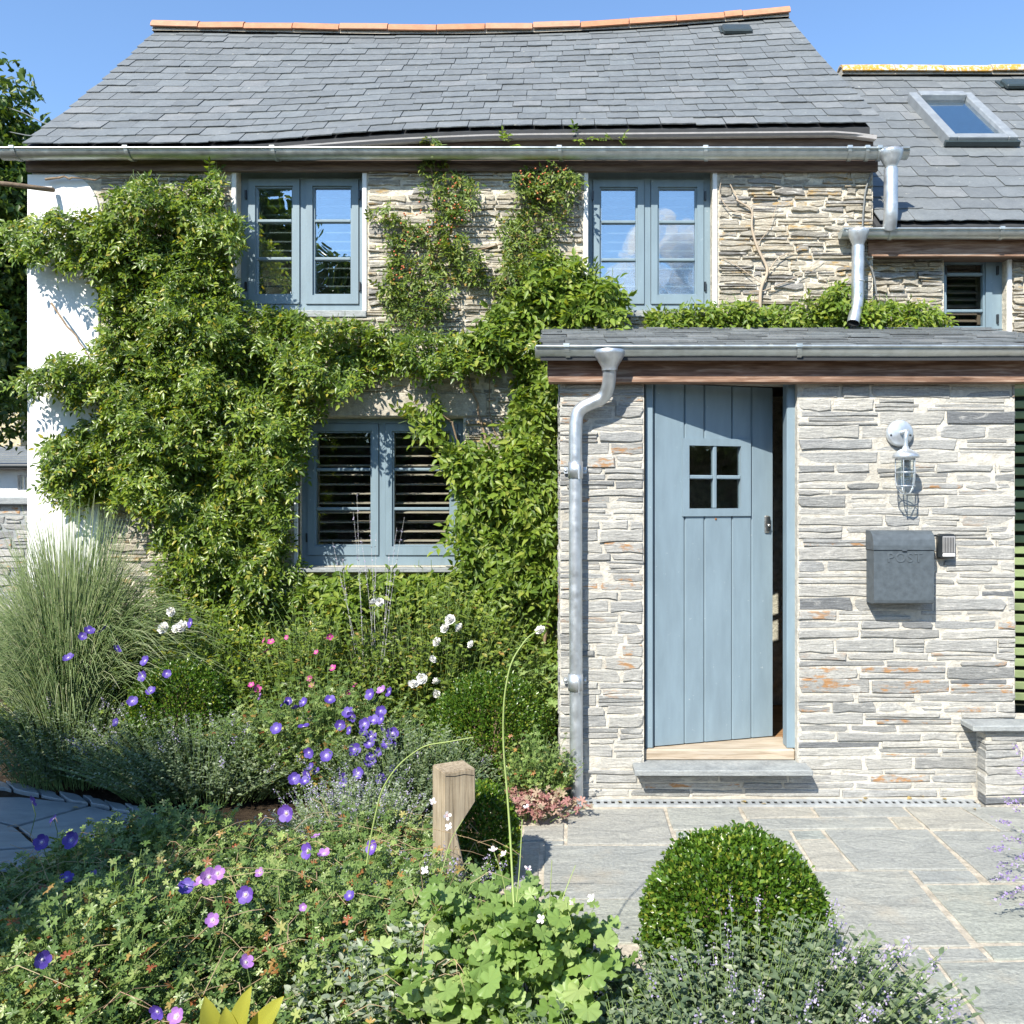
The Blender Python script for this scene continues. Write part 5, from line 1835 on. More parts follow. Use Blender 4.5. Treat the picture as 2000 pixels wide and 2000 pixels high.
A4 = [(80, 870), (200, 840), (230, 960), (90, 960)]
climber(c1, [(A1, 5200, .40), (A2, 330, .42), (A3, 230, .40), (A4, 160, .25), (A5, 700, .34)], GREEN['climber'], lsize=.040, L=.15,
        stem_paths=[([(420, 1180, YM - .06), (400, 1000, YM - .05), (330, 800, YM - .06), (300, 600, YM - .05), (260, 420, YM - .04)], .018),
                    ([(520, 1150, YM - .06), (560, 900, YM - .05), (640, 760, YM - .05), (800, 690, YM - .05), (1000, 680, YM - .05)], .014),
                    ([(100, 590, YM - .10), (150, 660, YM - .16), (190, 720, YM - .12)], .007),
                    ([(90, 350, YM - .06), (130, 345, YM - .06), (190, 352, YM - .05), (280, 345, YM - .04)], .008)])
c2 = thing('climbing_rose', (-.7, YM - .1, 1.9), 'climbing rose with red hips trained between the two upper windows', 'climber')
B1 = [(815, 275), (850, 270), (870, 300), (880, 335), (925, 345), (935, 395), (900, 430), (915, 480), (955, 500), (945, 560), (885, 560), (860, 625), (760, 625), (735, 575), (765, 490), (745, 440), (715, 415), (760, 398), (800, 435), (845, 430), (822, 345)]
B2 = [(1000, 335), (1085, 322), (1140, 345), (1105, 420), (1085, 470), (1095, 500), (1060, 560), (985, 620), (960, 560), (990, 480), (965, 430), (1010, 390)]
climber(c2, [(B1, 560, .16), (B2, 430, .16)], GREEN['rose'], lsize=.034, L=.12, pairs=3,
        stem_paths=[([(830, 620, YM - .03), (800, 560, YM - .03), (860, 500, YM - .04), (850, 400, YM - .04), (835, 290, YM - .05)], .010),
                    ([(1000, 620, YM - .03), (1010, 520, YM - .03), (1030, 440, YM - .04), (1060, 340, YM - .05)], .010),
                    ([(800, 545, YM - .03), (880, 505, YM - .04), (1000, 470, YM - .03)], .007)])
P = np.concatenate([sample_poly([(770, 430), (900, 330), (930, 400), (880, 480), (820, 520), (760, 560)], 70), sample_poly([(1000, 330), (1110, 320), (1130, 360), (1040, 400)], 40)])
b = MB()
for x, y in P:
    q = PX(x, y, YM - random.uniform(.08, .2))
    b.lathe([(0, .007), (.006, .003), (.006, -.003), (0, -.007)], q, n=6)
tag(b.build('rose_hips', GREEN['hip'], c2), kind='stuff')
c3 = thing('wisteria', (-.2, YM - .2, 0), 'bright green wisteria with long leaflets beside the porch downpipe', 'climber')
C1 = [(1010, 730), (1085, 700), (1088, 900), (1085, 1180), (1085, 1345), (1040, 1330), (1010, 1290), (930, 1230), (800, 1200), (700, 1190), (590, 1180), (600, 1125), (700, 1130), (880, 1118), (930, 1075), (880, 1055), (905, 975), (880, 925), (860, 880), (900, 855), (950, 880), (1000, 850)]
C2 = [(1060, 500), (1120, 505), (1190, 545), (1225, 590), (1210, 618), (1080, 640), (960, 700), (900, 690), (960, 610), (1020, 560)]
C3 = [(790, 790), (860, 780), (880, 830), (820, 850)]
climber(c3, [(C1, 1500, .34), (C2, 480, .30), (C3, 22, .12)], GREEN['wisteria'], lsize=.060, L=.22, pairs=4,
        stem_paths=[([(1040, 1330, YM - .1), (1075, 1230, YM - .1), (1040, 1050, YM - .08), (960, 900, YM - .06), (930, 780, YM - .04), (900, 700, YM - .04)], .014),
                    ([(905, 905, YM - .03), (880, 820, YM - .12), (865, 810, YM - .16)], .007),
                    ([(985, 880, YM - .03), (958, 830, YM - .03), (955, 740, YM - .03)], .006),
                    ([(1060, 1330, YM - .1), (1065, 1200, YM - .12), (1080, 1000, YM - .1), (1060, 750, YM - .08), (1060, 620, YM - .06)], .012)])
c4 = thing('trailing_creeper', (1.6, YM - .15, 2.75), 'low trailing creeper spreading along the top of the porch roof', 'climber')
D1 = [(1262, 612), (1340, 598), (1440, 592), (1540, 600), (1610, 580), (1630, 555), (1655, 590), (1760, 590), (1840, 600), (1862, 640), (1860, 650), (1268, 650)]
D2 = [(1615, 560), (1650, 550), (1665, 600), (1610, 600)]
climber(c4, [(D1, 620, .16), (D2, 25, .1)], GREEN['wisteria'], lsize=.048, L=.15, pairs=3,
        stem_paths=[([(1262, 642, YM - .05), (1500, 640, YM - .07), (1700, 642, YM - .07), (1850, 640, YM - .06)], .009)])
# dry bare stems clinging to the stone on the right
vine = thing('bare_vine', (wx(1490, YM), YM - .02, wz(610, YM)), 'leafless old vine stem clinging to the wall right of the upper windows', 'climber')
for pts, r in [([(1483, 605), (1488, 560), (1500, 530), (1478, 480), (1468, 440), (1472, 410), (1440, 390)], .012), ([(1500, 530), (1520, 500), (1560, 490)], .004), ([(1470, 420), (1420, 410), (1400, 380), (1410, 350)], .004), ([(1478, 480), (1500, 450), (1520, 400)], .003), ([(1490, 555), (1440, 520), (1410, 500)], .003), ([(1488, 570), (1560, 540), (1610, 500)], .003), ([(1440, 390), (1425, 360)], .005)]:
    p3 = [PX(x + random.uniform(-3, 3), y, YM - .035) for x, y in pts]
    p3 = smooth_path(p3, 4)
    MB().tube(p3, [r * (1 - .5 * i / len(p3)) for i in range(len(p3))], 6).build('stem', simple('dead_stem', (.42, .34, .25), .9) if 'dead_stem' not in bpy.data.materials else bpy.data.materials['dead_stem'], vine)
# small sprigs poking over the gutter
for (x, y, lb_) in ((985, 275, 'leafy sprig poking over the main gutter between the upper windows'), (1135, 268, 'leafy sprig poking over the gutter just left of the right upper window'), (1205, 268, 'leafy sprig poking over the gutter above the right upper window')):
    sp = thing('stray_sprig', PX(x, y + 14, 5.74), lb_, 'sprig', 'sprigs over the gutter')
    n = 5
    P = np.array([PX(x + random.uniform(-14, 14), y + random.uniform(-6, 14), 5.74) for _ in range(n)])
    a = pinnate(P, rng.normal(0, 1, (n, 3)) + [0, -.3, .3], np.tile([0, -.7, .7], (n, 1)), np.full(n, .08), 3, .035)
    leaves('foliage', *a[:4], T_LEAF, GREEN['wisteria'], sp, .46)

# ================================================================== ornamental grass
gcx, gcy = wx(150, 5.2), 5.15
gr = thing('ornamental_grass', (gcx, gcy, 0), 'tall fountain of arching ornamental grass by the white cottage corner', 'grass')
n = 3600
a = rng.uniform(0, 6.28, n); q = np.sqrt(rng.uniform(0, 1, n))
base = np.stack([gcx + .16 * q * np.cos(a), gcy + .14 * q * np.sin(a), np.zeros(n)], -1)
out = np.stack([np.cos(a), np.sin(a) * .55, np.zeros(n)], -1)
reach = (.12 + .80 * rng.uniform(0, 1, n) ** 1.1) * (.35 + .65 * q)
Hh = rng.uniform(1.05, 1.75, n) * (1 - .18 * reach)
t = np.linspace(0, 1, 9)[None, :, None]
C = base[:, None] + out[:, None] * (reach[:, None, None] * (t ** 1.45)) + np.array([0, 0, 1.]) * (Hh[:, None, None] * (t * 1.25 - .62 * reach[:, None, None] * t ** 3.0 - .25 * t ** 2))
C += rng.normal(0, .035, (n, 1, 3)) * t
stems('blades', C, .0040, .0008, GREEN['grass'], gr, sides=3)

# ================================================================== box balls
box_ball((wx(352, 5.0), 5.0, .40), (.28, .25, .28), 14000, 'shaded clipped box ball behind the grey-green catmint')
box_ball((wx(958, 5.05), 5.05, .22), (.37, .34, .38), 30000, 'large clipped box ball against the porch corner')
box_ball((wx(935, 3.72), 3.72, .17), (.17, .17, .23), 12000, 'small clipped box ball right behind the oak bollard')
box_ball((wx(1437, 2.92), 2.92, .20), (.305, .29, .29), 34000, 'big clipped box ball at the edge of the patio')

# ================================================================== beds
def plant(kind, label, c, r, h, n, per, ls, mat, tmpl, cat='plant', group=None, stemmat='stem_green', width=.5, sr=.0022, **kw):
    t = thing(kind, (c[0], c[1], c[2]), label, cat, group)
    C, P, A, N, S = sprig_plant(n, c, r, h, per=per, lsize=ls, **kw)
    leaves('foliage', P, A, N, S, tmpl, GREEN[mat], t, width)
    stems('stalks', C, sr, sr * .5, M[stemmat], t)
    return t, C
def spikes(t, C, k, ln, mat, lsize=.008):
    """whorls of tiny flowers on the tips of some stems"""
    idx = rng.choice(len(C), k, replace=False)
    tip = C[idx, -1]; d = nrmz(C[idx, -1] - C[idx, -2])
    m_ = 26
    u = rng.uniform(0, 1, (k, m_, 1))
    P = (tip[:, None] + d[:, None] * u * ln + rng.normal(0, .006, (k, m_, 3))).reshape(-1, 3)
    leaves('flower_spikes', P, rdir(len(P)), rdir(len(P)), lsize * rng.uniform(.6, 1.3, len(P)), T_SMALL, mat, t, .9)
    stems('spike_stalks', np.stack([tip, tip + d * ln * .5, tip + d * ln], 1), .0016, .0008, M['stem_green'], t)
lav = GREEN['lavender']
lavm = leaf_mat('catmint_flower', [(0, (.28, .24, .42)), (.5, (.42, .36, .56)), (1, (.6, .54, .66))], .25, .6, (1, 1, 1))

BL = {}
def hit(x, y, Y): return PX(x, y, Y)
# back row
tR, C = plant('white_rose', 'white-flowered rose bush under the lower window', (wx(800, 5.45), 5.42, 0), (1.0, .24, 0), .98, 760, 15, .056, 'rose', T_LEAF, 'shrub', lean=.25)
for x, y in ((730, 1180), (742, 1176), (880, 1213), (872, 1228), (900, 1228), (922, 1260), (856, 1255), (843, 1289), (806, 1340), (854, 1335), (826, 1325), (1057, 1233), (851, 1357)):
    bloom('white', tR, hit(x, y, 5.16 + random.uniform(-.03, .03)), s=random.uniform(.8, 1.25))
tR2, C = plant('white_rose', 'small white rose half hidden behind the ornamental grass', (wx(400, 5.35), 5.35, 0), (.62, .2, 0), .98, 520, 14, .054, 'climber', T_LEAF, 'shrub', lean=.25)
for x, y in ((322, 1228), (346, 1229), (337, 1194), (359, 1225)):
    bloom('white', tR2, hit(x, y, 5.02), s=random.uniform(.9, 1.25))
tM, C = plant('magenta_flowers', 'magenta-flowered perennial among the roses', (wx(590, 5.25), 5.22, 0), (.50, .22, 0), .78, 420, 13, .050, 'rose', T_LEAF, lean=.3)
for x, y in ((529, 1254), (560, 1245), (618, 1274), (650, 1305), (605, 1325), (644, 1243), (678, 1353), (610, 1339), (516, 1251), (521, 1272), (491, 1338), (503, 1345), (694, 1339)):
    bloom('magenta', tM, hit(x, y, 4.98 + random.uniform(-.03, .03)), s=random.uniform(.8, 1.3))
# left geraniums in the shade
tG, C = plant('shade_geranium', 'leafy cranesbill with scattered violet flowers below the grass', (wx(280, 5.2), 5.2, 0), (.95, .16, 0), .74, 900, 9, .042, 'climber', T_LOBED, width=1.0, lean=.25)
for x, y in ((161, 1243), (203, 1229), (373, 1217), (228, 1268), (284, 1291), (134, 1285), (174, 1232), (259, 1370), (227, 1411), (295, 1350), (326, 1316), (279, 1321)):
    bloom('purple', tG, hit(x, y, 4.74 + random.uniform(-.03, .03)), s=random.uniform(.8, 1.2))
# purple cluster
tP, C = plant('violet_cranesbill', 'cranesbill thick with violet saucer flowers in mid bed', (wx(640, 4.85), 4.85, 0), (.60, .26, 0), .56, 760, 9, .040, 'geranium', T_LOBED, width=1.0, lean=.35)
pur = [(205, 705), (175, 725), (300, 715), (300, 870), (130, 880), (530, 855), (590, 890), (605, 800), (580, 780), (720, 665), (790, 640), (840, 650), (785, 770), (685, 850), (740, 830), (790, 820), (800, 895), (860, 910), (725, 930), (715, 975), (825, 975), (865, 985), (775, 1025), (615, 1030), (335, 1030), (715, 1055), (720, 1085), (240, 1195), (325, 1160), (380, 1150), (310, 1210), (540, 1190), (550, 1235), (645, 1160), (865, 1135), (785, 1195), (465, 700), (250, 750), (445, 1050), (30, 680), (345, 1125), (620, 1010), (675, 910)]
for x, y in pur:
    X, Yp = 500 + x / 3.22, 1150 + y / 3.22
    dp_ = 4.70 - .36 * (Yp - 1345) / 190
    kind = 'lilac' if Yp < 1372 and random.random() < .45 else 'purple'
    bloom(kind, tP, hit(X, Yp, dp_ + random.uniform(-.02, .02)), s=random.uniform(.85, 1.3))
# blue-green catmint drifts in the shade
tC1, C = plant('catmint', 'shaded blue-green catmint mound beside the garden path', (wx(400, 4.80), 4.78, 0), (.60, .28, 0), .40, 1000, 15, .028, 'catmint', T_LEAF, lean=.55)
spikes(tC1, C, 45, .09, lavm)
tC2, C = plant('catmint', 'shaded catmint spreading at the far end of the garden path', (wx(150, 4.98), 4.98, 0), (.46, .24, 0), .52, 620, 15, .028, 'catmint', T_LEAF, lean=.5)
spikes(tC2, C, 10, .07, lavm)
tC3, C = plant('catmint', 'catmint in the shade left of the large box ball', (wx(800, 4.55), 4.55, 0), (.38, .26, 0), .42, 480, 15, .028, 'catmint', T_LEAF, lean=.5)
spikes(tC3, C, 8, .08, lavm)
# broad-leaved plant
bp_ = thing('broad_leaved_plant', tuple(GR(70, 1530)), 'dark plant with large pointed leaves beside the path', 'plant')
b0 = np.array(GR(75, 1520))
for i in range(10):
    a_ = 2 * math.pi * i / 10 + .3
    d = np.array([math.cos(a_), math.sin(a_) * .8, .75 + .3 * (i % 2)])
    p_ = b0 + np.array([0, 0, .10]) + d * .03
    big_leaf('leaf', p_, p_ + d * .24, (0, -.3, 1), .085, GREEN['broad'], bp_)
# taller hazy sage spikes in front of the lower window
rs = thing('russian_sage', tuple(PX(700, 1105, 5.3)[:2]) + (0,), 'pale wispy sage spikes standing in front of the lower window', 'plant')
tips = [(697, 962), (690, 1000), (722, 1005), (790, 1010), (775, 1030), (760, 1080), (735, 1040), (705, 1050), (668, 1090), (735, 1115), (650, 1060)]
Cs = []
for x, y in tips:
    p0, p1 = np.array(PX(725 + random.uniform(-15, 15), 1420, 5.3)), np.array(PX(x, y, 5.45))
    mid = (p0 + p1) / 2 + np.array([random.gauss(0, .03), 0, .06])
    tt = np.linspace(0, 1, 8)[:, None]
    Cs.append((1 - tt) ** 2 * p0 + 2 * tt * (1 - tt) * mid + tt * tt * p1)
Cs = np.array(Cs)
stems('stalks', Cs, .0014, .0006, simple('pale_stem', (.45, .45, .42), .8), rs)
u = rng.uniform(.30, 1, (len(Cs), 46))
P = np.array([[Cs[i][int(v * 7)] * (1 - (v * 7) % 1) + Cs[i][min(7, int(v * 7) + 1)] * ((v * 7) % 1) for v in u[i]] for i in range(len(Cs))]).reshape(-1, 3)
leaves('blossom', P, rdir(len(P)), rdir(len(P)), .010 * rng.uniform(.5, 1.2, len(P)), T_SMALL, lavm, rs, .8)
# heuchera and ivy at the porch corner
tH, C = plant('heuchera', 'pink-leaved heuchera at the foot of the porch downpipe', (wx(1030, 4.40), 4.42, 0), (.24, .12, 0), .14, 110, 4, .055, 'heuchera', T_LOBED, width=1.1, lean=.6, t0=.6)
tI, C = plant('ivy', 'small yellow-green ivy between box ball and downpipe', (wx(1050, 4.60), 4.62, 0), (.18, .14, 0), .36, 150, 8, .035, 'geranium', T_LOBED, width=1.0, lean=.4)
tI2, C = plant('leafy_perennial', 'light green leafy perennial below the wisteria', (wx(1040, 5.35), 5.35, 0), (.20, .16, 0), .75, 90, 9, .07, 'mantle', T_LOBED, width=1.0, lean=.3)

# ---- front left: cranesbill sea
fg = [
 ('front_cranesbill', 'sprawling cranesbill with reddish leaves at the front of the bed', (-.78, 2.75, 0), (.62, .55, 0), .42, 1300, 11, .044),
 ('front_cranesbill', 'cranesbill spilling over the edge of the shaded garden path', (-1.55, 3.35, 0), (.62, .42, 0), .34, 1000, 11, .044),
 ('front_cranesbill', 'cranesbill between the path and the oak bollard', (-.78, 3.55, 0), (.50, .34, 0), .27, 820, 9, .040),
 ('front_cranesbill', 'cranesbill patch below the path, left of the yellow leaves', (-1.35, 2.55, 0), (.50, .45, 0), .42, 950, 11, .044),
]
TG = []
STRAW = leaf_mat('straw_stem', [(0, (.30, .20, .12)), (.5, (.45, .36, .22)), (1, (.42, .26, .18))], .1, .7, (1, 1, 1))
for nm, lb, c, r, h, n, per, ls in fg:
    t, C = plant(nm, lb, c, r, h, n, per, ls, 'geranium', T_LOBED, group=None, width=1.0, lean=.3, sr=.0024)
    TG.append(t)
fl = [(560, 1588, 3.2, 'purple_big', 1.25), (140, 1641, 2.9, 'purple', 1.2), (82, 1645, 2.9, 'purple', 1.1), (364, 1732, 2.6, 'purple', 1.0), (408, 1713, 2.6, 'lilac', 1.1), (425, 1706, 2.6, 'lilac', .9), (393, 1722, 2.6, 'lilac', .9), (480, 1747, 2.6, 'purple_big', 1.0), (602, 1662, 3.0, 'purple_big', 1.1), (633, 1668, 3.0, 'lilac', .9), (728, 1655, 3.0, 'purple_big', 1.0), (415, 1797, 2.4, 'lilac', .8), (82, 1874, 2.2, 'purple', .9), (480, 1880, 2.2, 'lilac', .8), (508, 1705, 2.9, 'lilac', .7), (617, 1635, 3.2, 'lilac', .7), (683, 1750, 2.7, 'purple', .7), (308, 1975, 2.0, 'purple', .8), (345, 1985, 2.0, 'lilac', .8), (62, 1566, 3.5, 'purple', 1.0), (130, 1715, 2.8, 'purple', .9), (180, 1712, 2.8, 'purple', .9), (592, 1772, 2.6, 'lilac', .5), (105, 1600, 3.5, 'purple', .8)]
for x, y, Y, k, s_ in fl:
    par = TG[1] if Y > 2.75 and x < 320 else TG[2] if Y > 2.75 else TG[3] if x < 250 else TG[0]
    o = bloom(k, par, hit(x, y, Y), s=s_ * .92)
    p = WL[o.name]
    MB().tube([(p.x + random.gauss(0, .02), p.y + .06, max(p.z - .16, .05)), (p.x + .004, p.y + .02, p.z - .06), (p.x, p.y + .003, p.z - .003)], .0016, 5).build('flower_stalk', M['stem_green'], par)
# dry straw stems tangled through the front plants
for t_, cx_, cy_, rx_, ry_, h_, n_s in ((TG[0], -.78, 2.75, .60, .5, .44, 150), (TG[3], -1.35, 2.55, .5, .42, .44, 110), (TG[1], -1.5, 3.3, .55, .36, .36, 70), (TG[2], -.75, 3.5, .45, .3, .30, 60)):
    p0 = np.stack([rng.uniform(-1, 1, n_s) * rx_ + cx_, rng.uniform(-1, 1, n_s) * ry_ + cy_, rng.uniform(.4, 1.0, n_s) * h_], -1)
    d_ = np.stack([rng.normal(0, 1, n_s), rng.normal(0, .7, n_s), rng.normal(.25, .35, n_s)], -1) * rng.uniform(.02, .07, (n_s, 1))
    C_ = np.stack([p0 - d_, p0 + rng.normal(0, .01, (n_s, 3)) + [0, 0, .02], p0 + d_, p0 + d_ * 1.5 - [0, 0, .02]], 1)
    C_[..., 2] = np.maximum(C_[..., 2], .02)
    stems('dry_stems', C_, .0014, .0008, STRAW, t_)
# silver catmint in the sun, mid
tS, C = plant('silver_catmint', 'sunlit silver catmint with pale lilac spikes left of the oak bollard', (wx(680, 3.85), 3.85, 0), (.36, .22, 0), .30, 480, 15, .024, 'silver', T_LEAF, lean=.5)
spikes(tS, C, 90, .07, lavm, .007)
tS2, C = plant('silver_catmint', 'wispy silver catmint in front of the oak bollard', (wx(800, 3.05), 3.05, 0), (.30, .22, 0), .30, 240, 14, .022, 'silver', T_LEAF, lean=.5)
spikes(tS2, C, 60, .07, lavm, .008)
# front catmint, right
tF, C = plant('front_catmint', 'grey-green catmint mound in front of the big box ball', (.52, 2.42, 0), (.52, .32, 0), .34, 780, 15, .034, 'catmint', T_LEAF, lean=.45, hvar=.35)
spikes(tF, C, 90, .07, lavm, .008)
tF2, C = plant('front_catmint', 'grey-green catmint at the very front of the bed', (.25, 2.20, 0), (.50, .20, 0), .30, 560, 15, .034, 'catmint', T_LEAF, lean=.45, hvar=.35)
spikes(tF2, C, 40, .06, lavm, .008)
tF3, C = plant('front_catmint', 'silvery mint tangle below the oak bollard', (-.50, 2.46, 0), (.30, .22, 0), .36, 330, 15, .038, 'silver', T_LEAF, lean=.45)
# lady's mantle
tL, C = plant('ladys_mantle', 'fresh green scalloped leaves in front of the oak bollard', (wx(985, 2.55), 2.55, 0), (.27, .24, 0), .44, 190, 3, .085, 'mantle', T_SCALLOP, width=1.1, lean=.5, t0=.75, up=.15)
# hosta-like yellow leaves
ho = thing('yellow_lily_leaves', (wx(470, 1.95), 1.95, 0), 'clump of broad yellow leaves at the front of the bed', 'plant')
for (bx_, by_, tx, ty) in ((470, 2080, 492, 1925), (440, 2080, 400, 1945), (460, 2080, 440, 1965), (480, 2080, 555, 1945), (500, 2090, 530, 1985), (450, 2090, 405, 2010)):
    p0, p1 = np.array(PX(bx_, by_, 1.97)), np.array(PX(tx, ty, 1.93))
    d = p1 - p0
    big_leaf('leaf', p0, p1, (random.uniform(-1.2, 1.2), -1, random.uniform(.1, .9)), .058, GREEN['hosta'], ho, curl=random.uniform(.1, .35))
# tall gaura stems
ga = thing('gaura', tuple(GR(1020, 1900)), 'tall thin gaura stems with small white flowers', 'plant')
gs = [([(1018, 2010, 2.25), (1005, 1800, 2.5), (995, 1600, 2.6), (982, 1450, 2.65), (984, 1360, 2.65), (998, 1290, 2.66), (1030, 1245, 2.68), (1050, 1232, 2.7)], .0036),
      ([(706, 1790, 2.9), (720, 1650, 2.9), (745, 1540, 2.9), (780, 1490, 2.9), (830, 1455, 2.88), (870, 1450, 2.86), (925, 1440, 2.84)], .0034),
      ([(1010, 1990, 2.3), (1005, 1800, 2.5), (1015, 1700, 2.55), (1020, 1600, 2.6)], .0025), ([(995, 1850, 2.5), (985, 1720, 2.5), (965, 1665, 2.5)], .002),
      ([(1075, 1830, 2.5), (1100, 1750, 2.55), (1124, 1690, 2.6)], .002), ([(1070, 1830, 2.5), (1075, 1740, 2.5), (1078, 1680, 2.5)], .0018),
      ([(1000, 1880, 2.5), (1010, 1760, 2.52), (1030, 1740, 2.55), (1035, 1770, 2.55)], .0016), ([(850, 1930, 2.4), (848, 1760, 2.6), (880, 1640, 2.75), (905, 1600, 2.8)], .0018),
      ([(1140, 1920, 2.4), (1120, 1820, 2.45), (1105, 1760, 2.5)], .0018), ([(1000, 1830, 2.5), (960, 1790, 2.5), (930, 1775, 2.5)], .0014)]
gmat = simple('gaura_stem', (.26, .33, .10), .6)
for pts, r in gs:
    p3 = smooth_path([PX(x, y, Y) for x, y, Y in pts], 5)
    MB().tube(p3, [r * (1 - .45 * i / len(p3)) for i in range(len(p3))], 6).build('stem', gmat, ga)
for x, y, Y in ((1031, 1697, 2.6), (845, 1565, 2.8), (873, 1593, 2.8), (877, 1615, 2.8), (963, 1660, 2.6), (984, 1668, 2.6), (1028, 1576, 2.6), (978, 1775, 2.5), (1155, 1755, 2.5), (1117, 1765, 2.5), (1057, 1795, 2.4), (830, 1700, 2.7)):
    bloom('gaura', ga, hit(x, y, Y), s=random.uniform(.8, 1.2))
# lavender leaning in from the right
lv = thing('lavender', (2.15, 3.55, 0), 'lavender sprigs leaning in over the patio from the right', 'lavender')
Cs = []
for x, y, Y in ((1945, 1600, 3.6), (1960, 1640, 3.6), (1925, 1660, 3.5), (1975, 1560, 3.6), (1985, 1500, 3.7), (1950, 1760, 3.3), (1965, 1720, 3.4), (1985, 1680, 3.4), (1940, 1720, 3.4), (1978, 1450, 3.7), (1990, 1620, 3.5), (1995, 1770, 3.3), (1960, 1560, 3.6), (1992, 1540, 3.5), (1980, 1740, 3.3), (1950, 1690, 3.4), (2010, 1480, 3.6), (2030, 1560, 3.5), (2060, 1600, 3.4), (2100, 1550, 3.5)):
    p0 = np.array([2.15 + random.gauss(0, .06), 3.5 + random.gauss(0, .08), .02]); p1 = np.array(PX(x, y, Y))
    mid = (p0 + p1) / 2 + np.array([.02, 0, .12])
    tt = np.linspace(0, 1, 8)[:, None]
    Cs.append((1 - tt) ** 2 * p0 + 2 * tt * (1 - tt) * mid + tt * tt * p1)
Cs = np.array(Cs)
stems('stalks', Cs, .0022, .0012, simple('lavender_stem', (.34, .38, .28), .7), lv)
u = rng.uniform(.80, 1, (len(Cs), 34))
P = np.array([[Cs[i][int(v * 6.99)] * (1 - (v * 6.99) % 1) + Cs[i][int(v * 6.99) + 1] * ((v * 6.99) % 1) for v in u[i]] for i in range(len(Cs))]).reshape(-1, 3) + rng.normal(0, .005, (len(Cs) * 34, 3))
leaves('blossom', P, rdir(len(P)), rdir(len(P)), .011 * rng.uniform(.6, 1.2, len(P)), T_SMALL, leaf_mat('lavender_blossom', [(0, (.24, .16, .42)), (1, (.46, .36, .62))], .2, .6, (1, 1, 1)), lv, .8)
C_, P_, A_, N_, S_ = sprig_plant(150, (2.2, 3.5, 0), (.22, .22, 0), .32, per=14, lsize=.03, lean=.6)
leaves('foliage', P_, A_, N_, S_, T_SMALL, GREEN['silver'], lv, .18)
# fallen leaves on the paving
for x, y in ((1457, 1567), (1497, 1570), (1690, 1560), (1675, 1562), (1780, 1557), (1805, 1556), (1848, 1562), (1905, 1581), (1205, 1565), (1140, 1568), (140, 1577), (45, 1515), (52, 1530)):
    p = GR(x, y, .008)
    o = leaves('fallen_leaf', [np.array(p)], [rng.normal(0, 1, 3) * [1, 1, .05]], [[random.gauss(0, .2), random.gauss(0, .2), 1]], [random.uniform(.025, .045)], T_LEAF, M['litter'], None, .6, stuff=False)
    tag(o, 'small dry fallen leaf lying on the stone', 'leaf', 'fallen leaves on the ground')

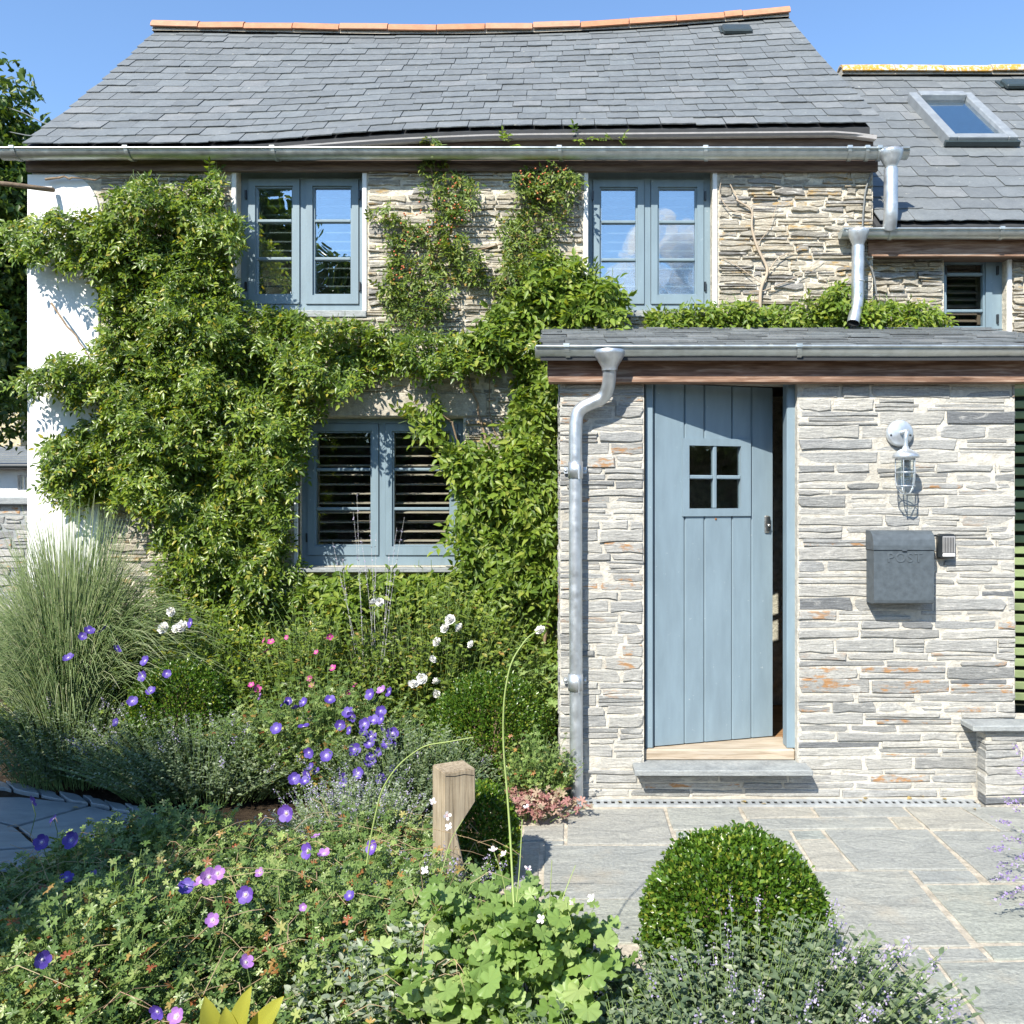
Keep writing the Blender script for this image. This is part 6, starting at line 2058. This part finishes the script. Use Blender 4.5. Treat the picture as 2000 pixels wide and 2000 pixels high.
# ================================================================== trees
def tree(name, label, base, h, crown_c, crown_r, n, lsize, clumps, trunk_r=.16, group=None, mat='tree'):
    t = thing(name, base, label, 'tree', group)
    base = Vector(base); cc = np.array(crown_c); cr = np.array(crown_r)
    tk = MB()
    top = Vector(cc)
    pts = [base, base.lerp(top, .4) + Vector((random.gauss(0, .08), random.gauss(0, .08), 0)), top]
    tk.tube(smooth_path(pts, 5), list(np.linspace(trunk_r, trunk_r * .35, len(smooth_path(pts, 5)))), 10)
    d = rdir(clumps)
    cen = cc + d * cr * (rng.uniform(.25, .95, (clumps, 1)))
    for i in range(min(clumps, 22)):
        s_ = base.lerp(top, random.uniform(.45, .95))
        e = Vector(cen[i])
        tk.tube([s_, s_.lerp(e, .5) + Vector((0, 0, .1 * (e - s_).length)), e], [trunk_r * .35, trunk_r * .2, trunk_r * .06], 6)
    tk.build('trunk', M['bark'], t)
    per = n // clumps
    rad = float(np.mean(cr)) * .34
    ld = rdir(clumps * per).reshape(clumps, per, 3)
    P = (cen[:, None] + ld * rad * (rng.uniform(.35, 1.0, (clumps, per, 1))) * rng.uniform(.7, 1.3, (clumps, 1, 1)) * np.array([1.15, 1.15, .75])).reshape(-1, 3)
    A = nrmz(rdir(len(P)) + np.array([0, 0, -.35])); N = nrmz(rdir(len(P)) * .8 + np.array([0, 0, .8]))
    leaves('crown', P, A, N, lsize * rng.uniform(.6, 1.3, len(P)), T_LEAF, GREEN[mat], t, .5)
    return t
tree('leafy_tree', 'dark green leafy tree behind the left corner of the cottage', (-8.0, 11.5, 0), 7, (-7.75, 11.5, 5.0), (1.25, 1.2, 2.7), 60000, .12, 110, .2)
tree('leafy_tree', 'low tree filling in behind the boundary wall', (-7.6, 10.2, 0), 4, (-7.25, 10.2, 3.0), (.95, .8, 1.2), 12000, .10, 34, .14)
# trees across the way: they shade the left bed and show in the window panes
tree('garden_tree', 'small garden tree whose shade falls on the left bed', (-4.3, 1.25, 0), 3.6, (-4.25, 1.35, 2.55), (1.25, 1.0, .80), 22000, .11, 60, .08)
tree('garden_tree', 'unseen extra tree added to dapple the front cranesbill with shade', (-3.1, .55, 0), 3.2, (-2.95, .75, 2.6), (.75, .55, .5), 3600, .10, 26, .05)  # second tree out of view, added to spread the dappled shade further
tree('street_tree', 'tall tree across from the cottage mirrored in the upper left window', (-7.5, -10.0, 0), 8.5, (-7.6, -10, 7.0), (1.5, 1.6, 3.0), 12000, .2, 70, .22)
tree('street_tree', 'rounded tree across from the cottage', (-5.4, -10.0, 0), 6, (-5.5, -10, 5.9), (1.2, 1.4, 2.1), 9000, .2, 44, .18)
tree('street_tree', 'tree across from the side wing, mirrored in its small window', (10.3, -10.0, 0), 8, (10.3, -10, 5.9), (2.2, 1.6, 2.7), 9000, .22, 60, .2)
hd = thing('hedge', (0, -9.5, 0), 'unseen hedge added to darken the reflection in the lower window', 'hedge')  # out of view, added so the lower window mirrors dark leaves, not sky
n = 16000
P = np.stack([rng.uniform(-16, 16, n), -9.5 + rng.normal(0, .5, n), rng.uniform(0, 1, n) ** .7 * 3.4], -1)
P[:, 2] *= 1 + .10 * fuzz(P * [1, 0, 0], 1.2)
leaves('foliage', P, rdir(n), rdir(n), .28 * rng.uniform(.6, 1.3, n), T_SMALL, GREEN['tree'], hd, .7)
b = MB(); b.box(-16, 16, -9.75, -9.25, 0, 3.0); b.build('solid_core', M['bark'], hd)  # opaque block that stops sky showing through the added leaves
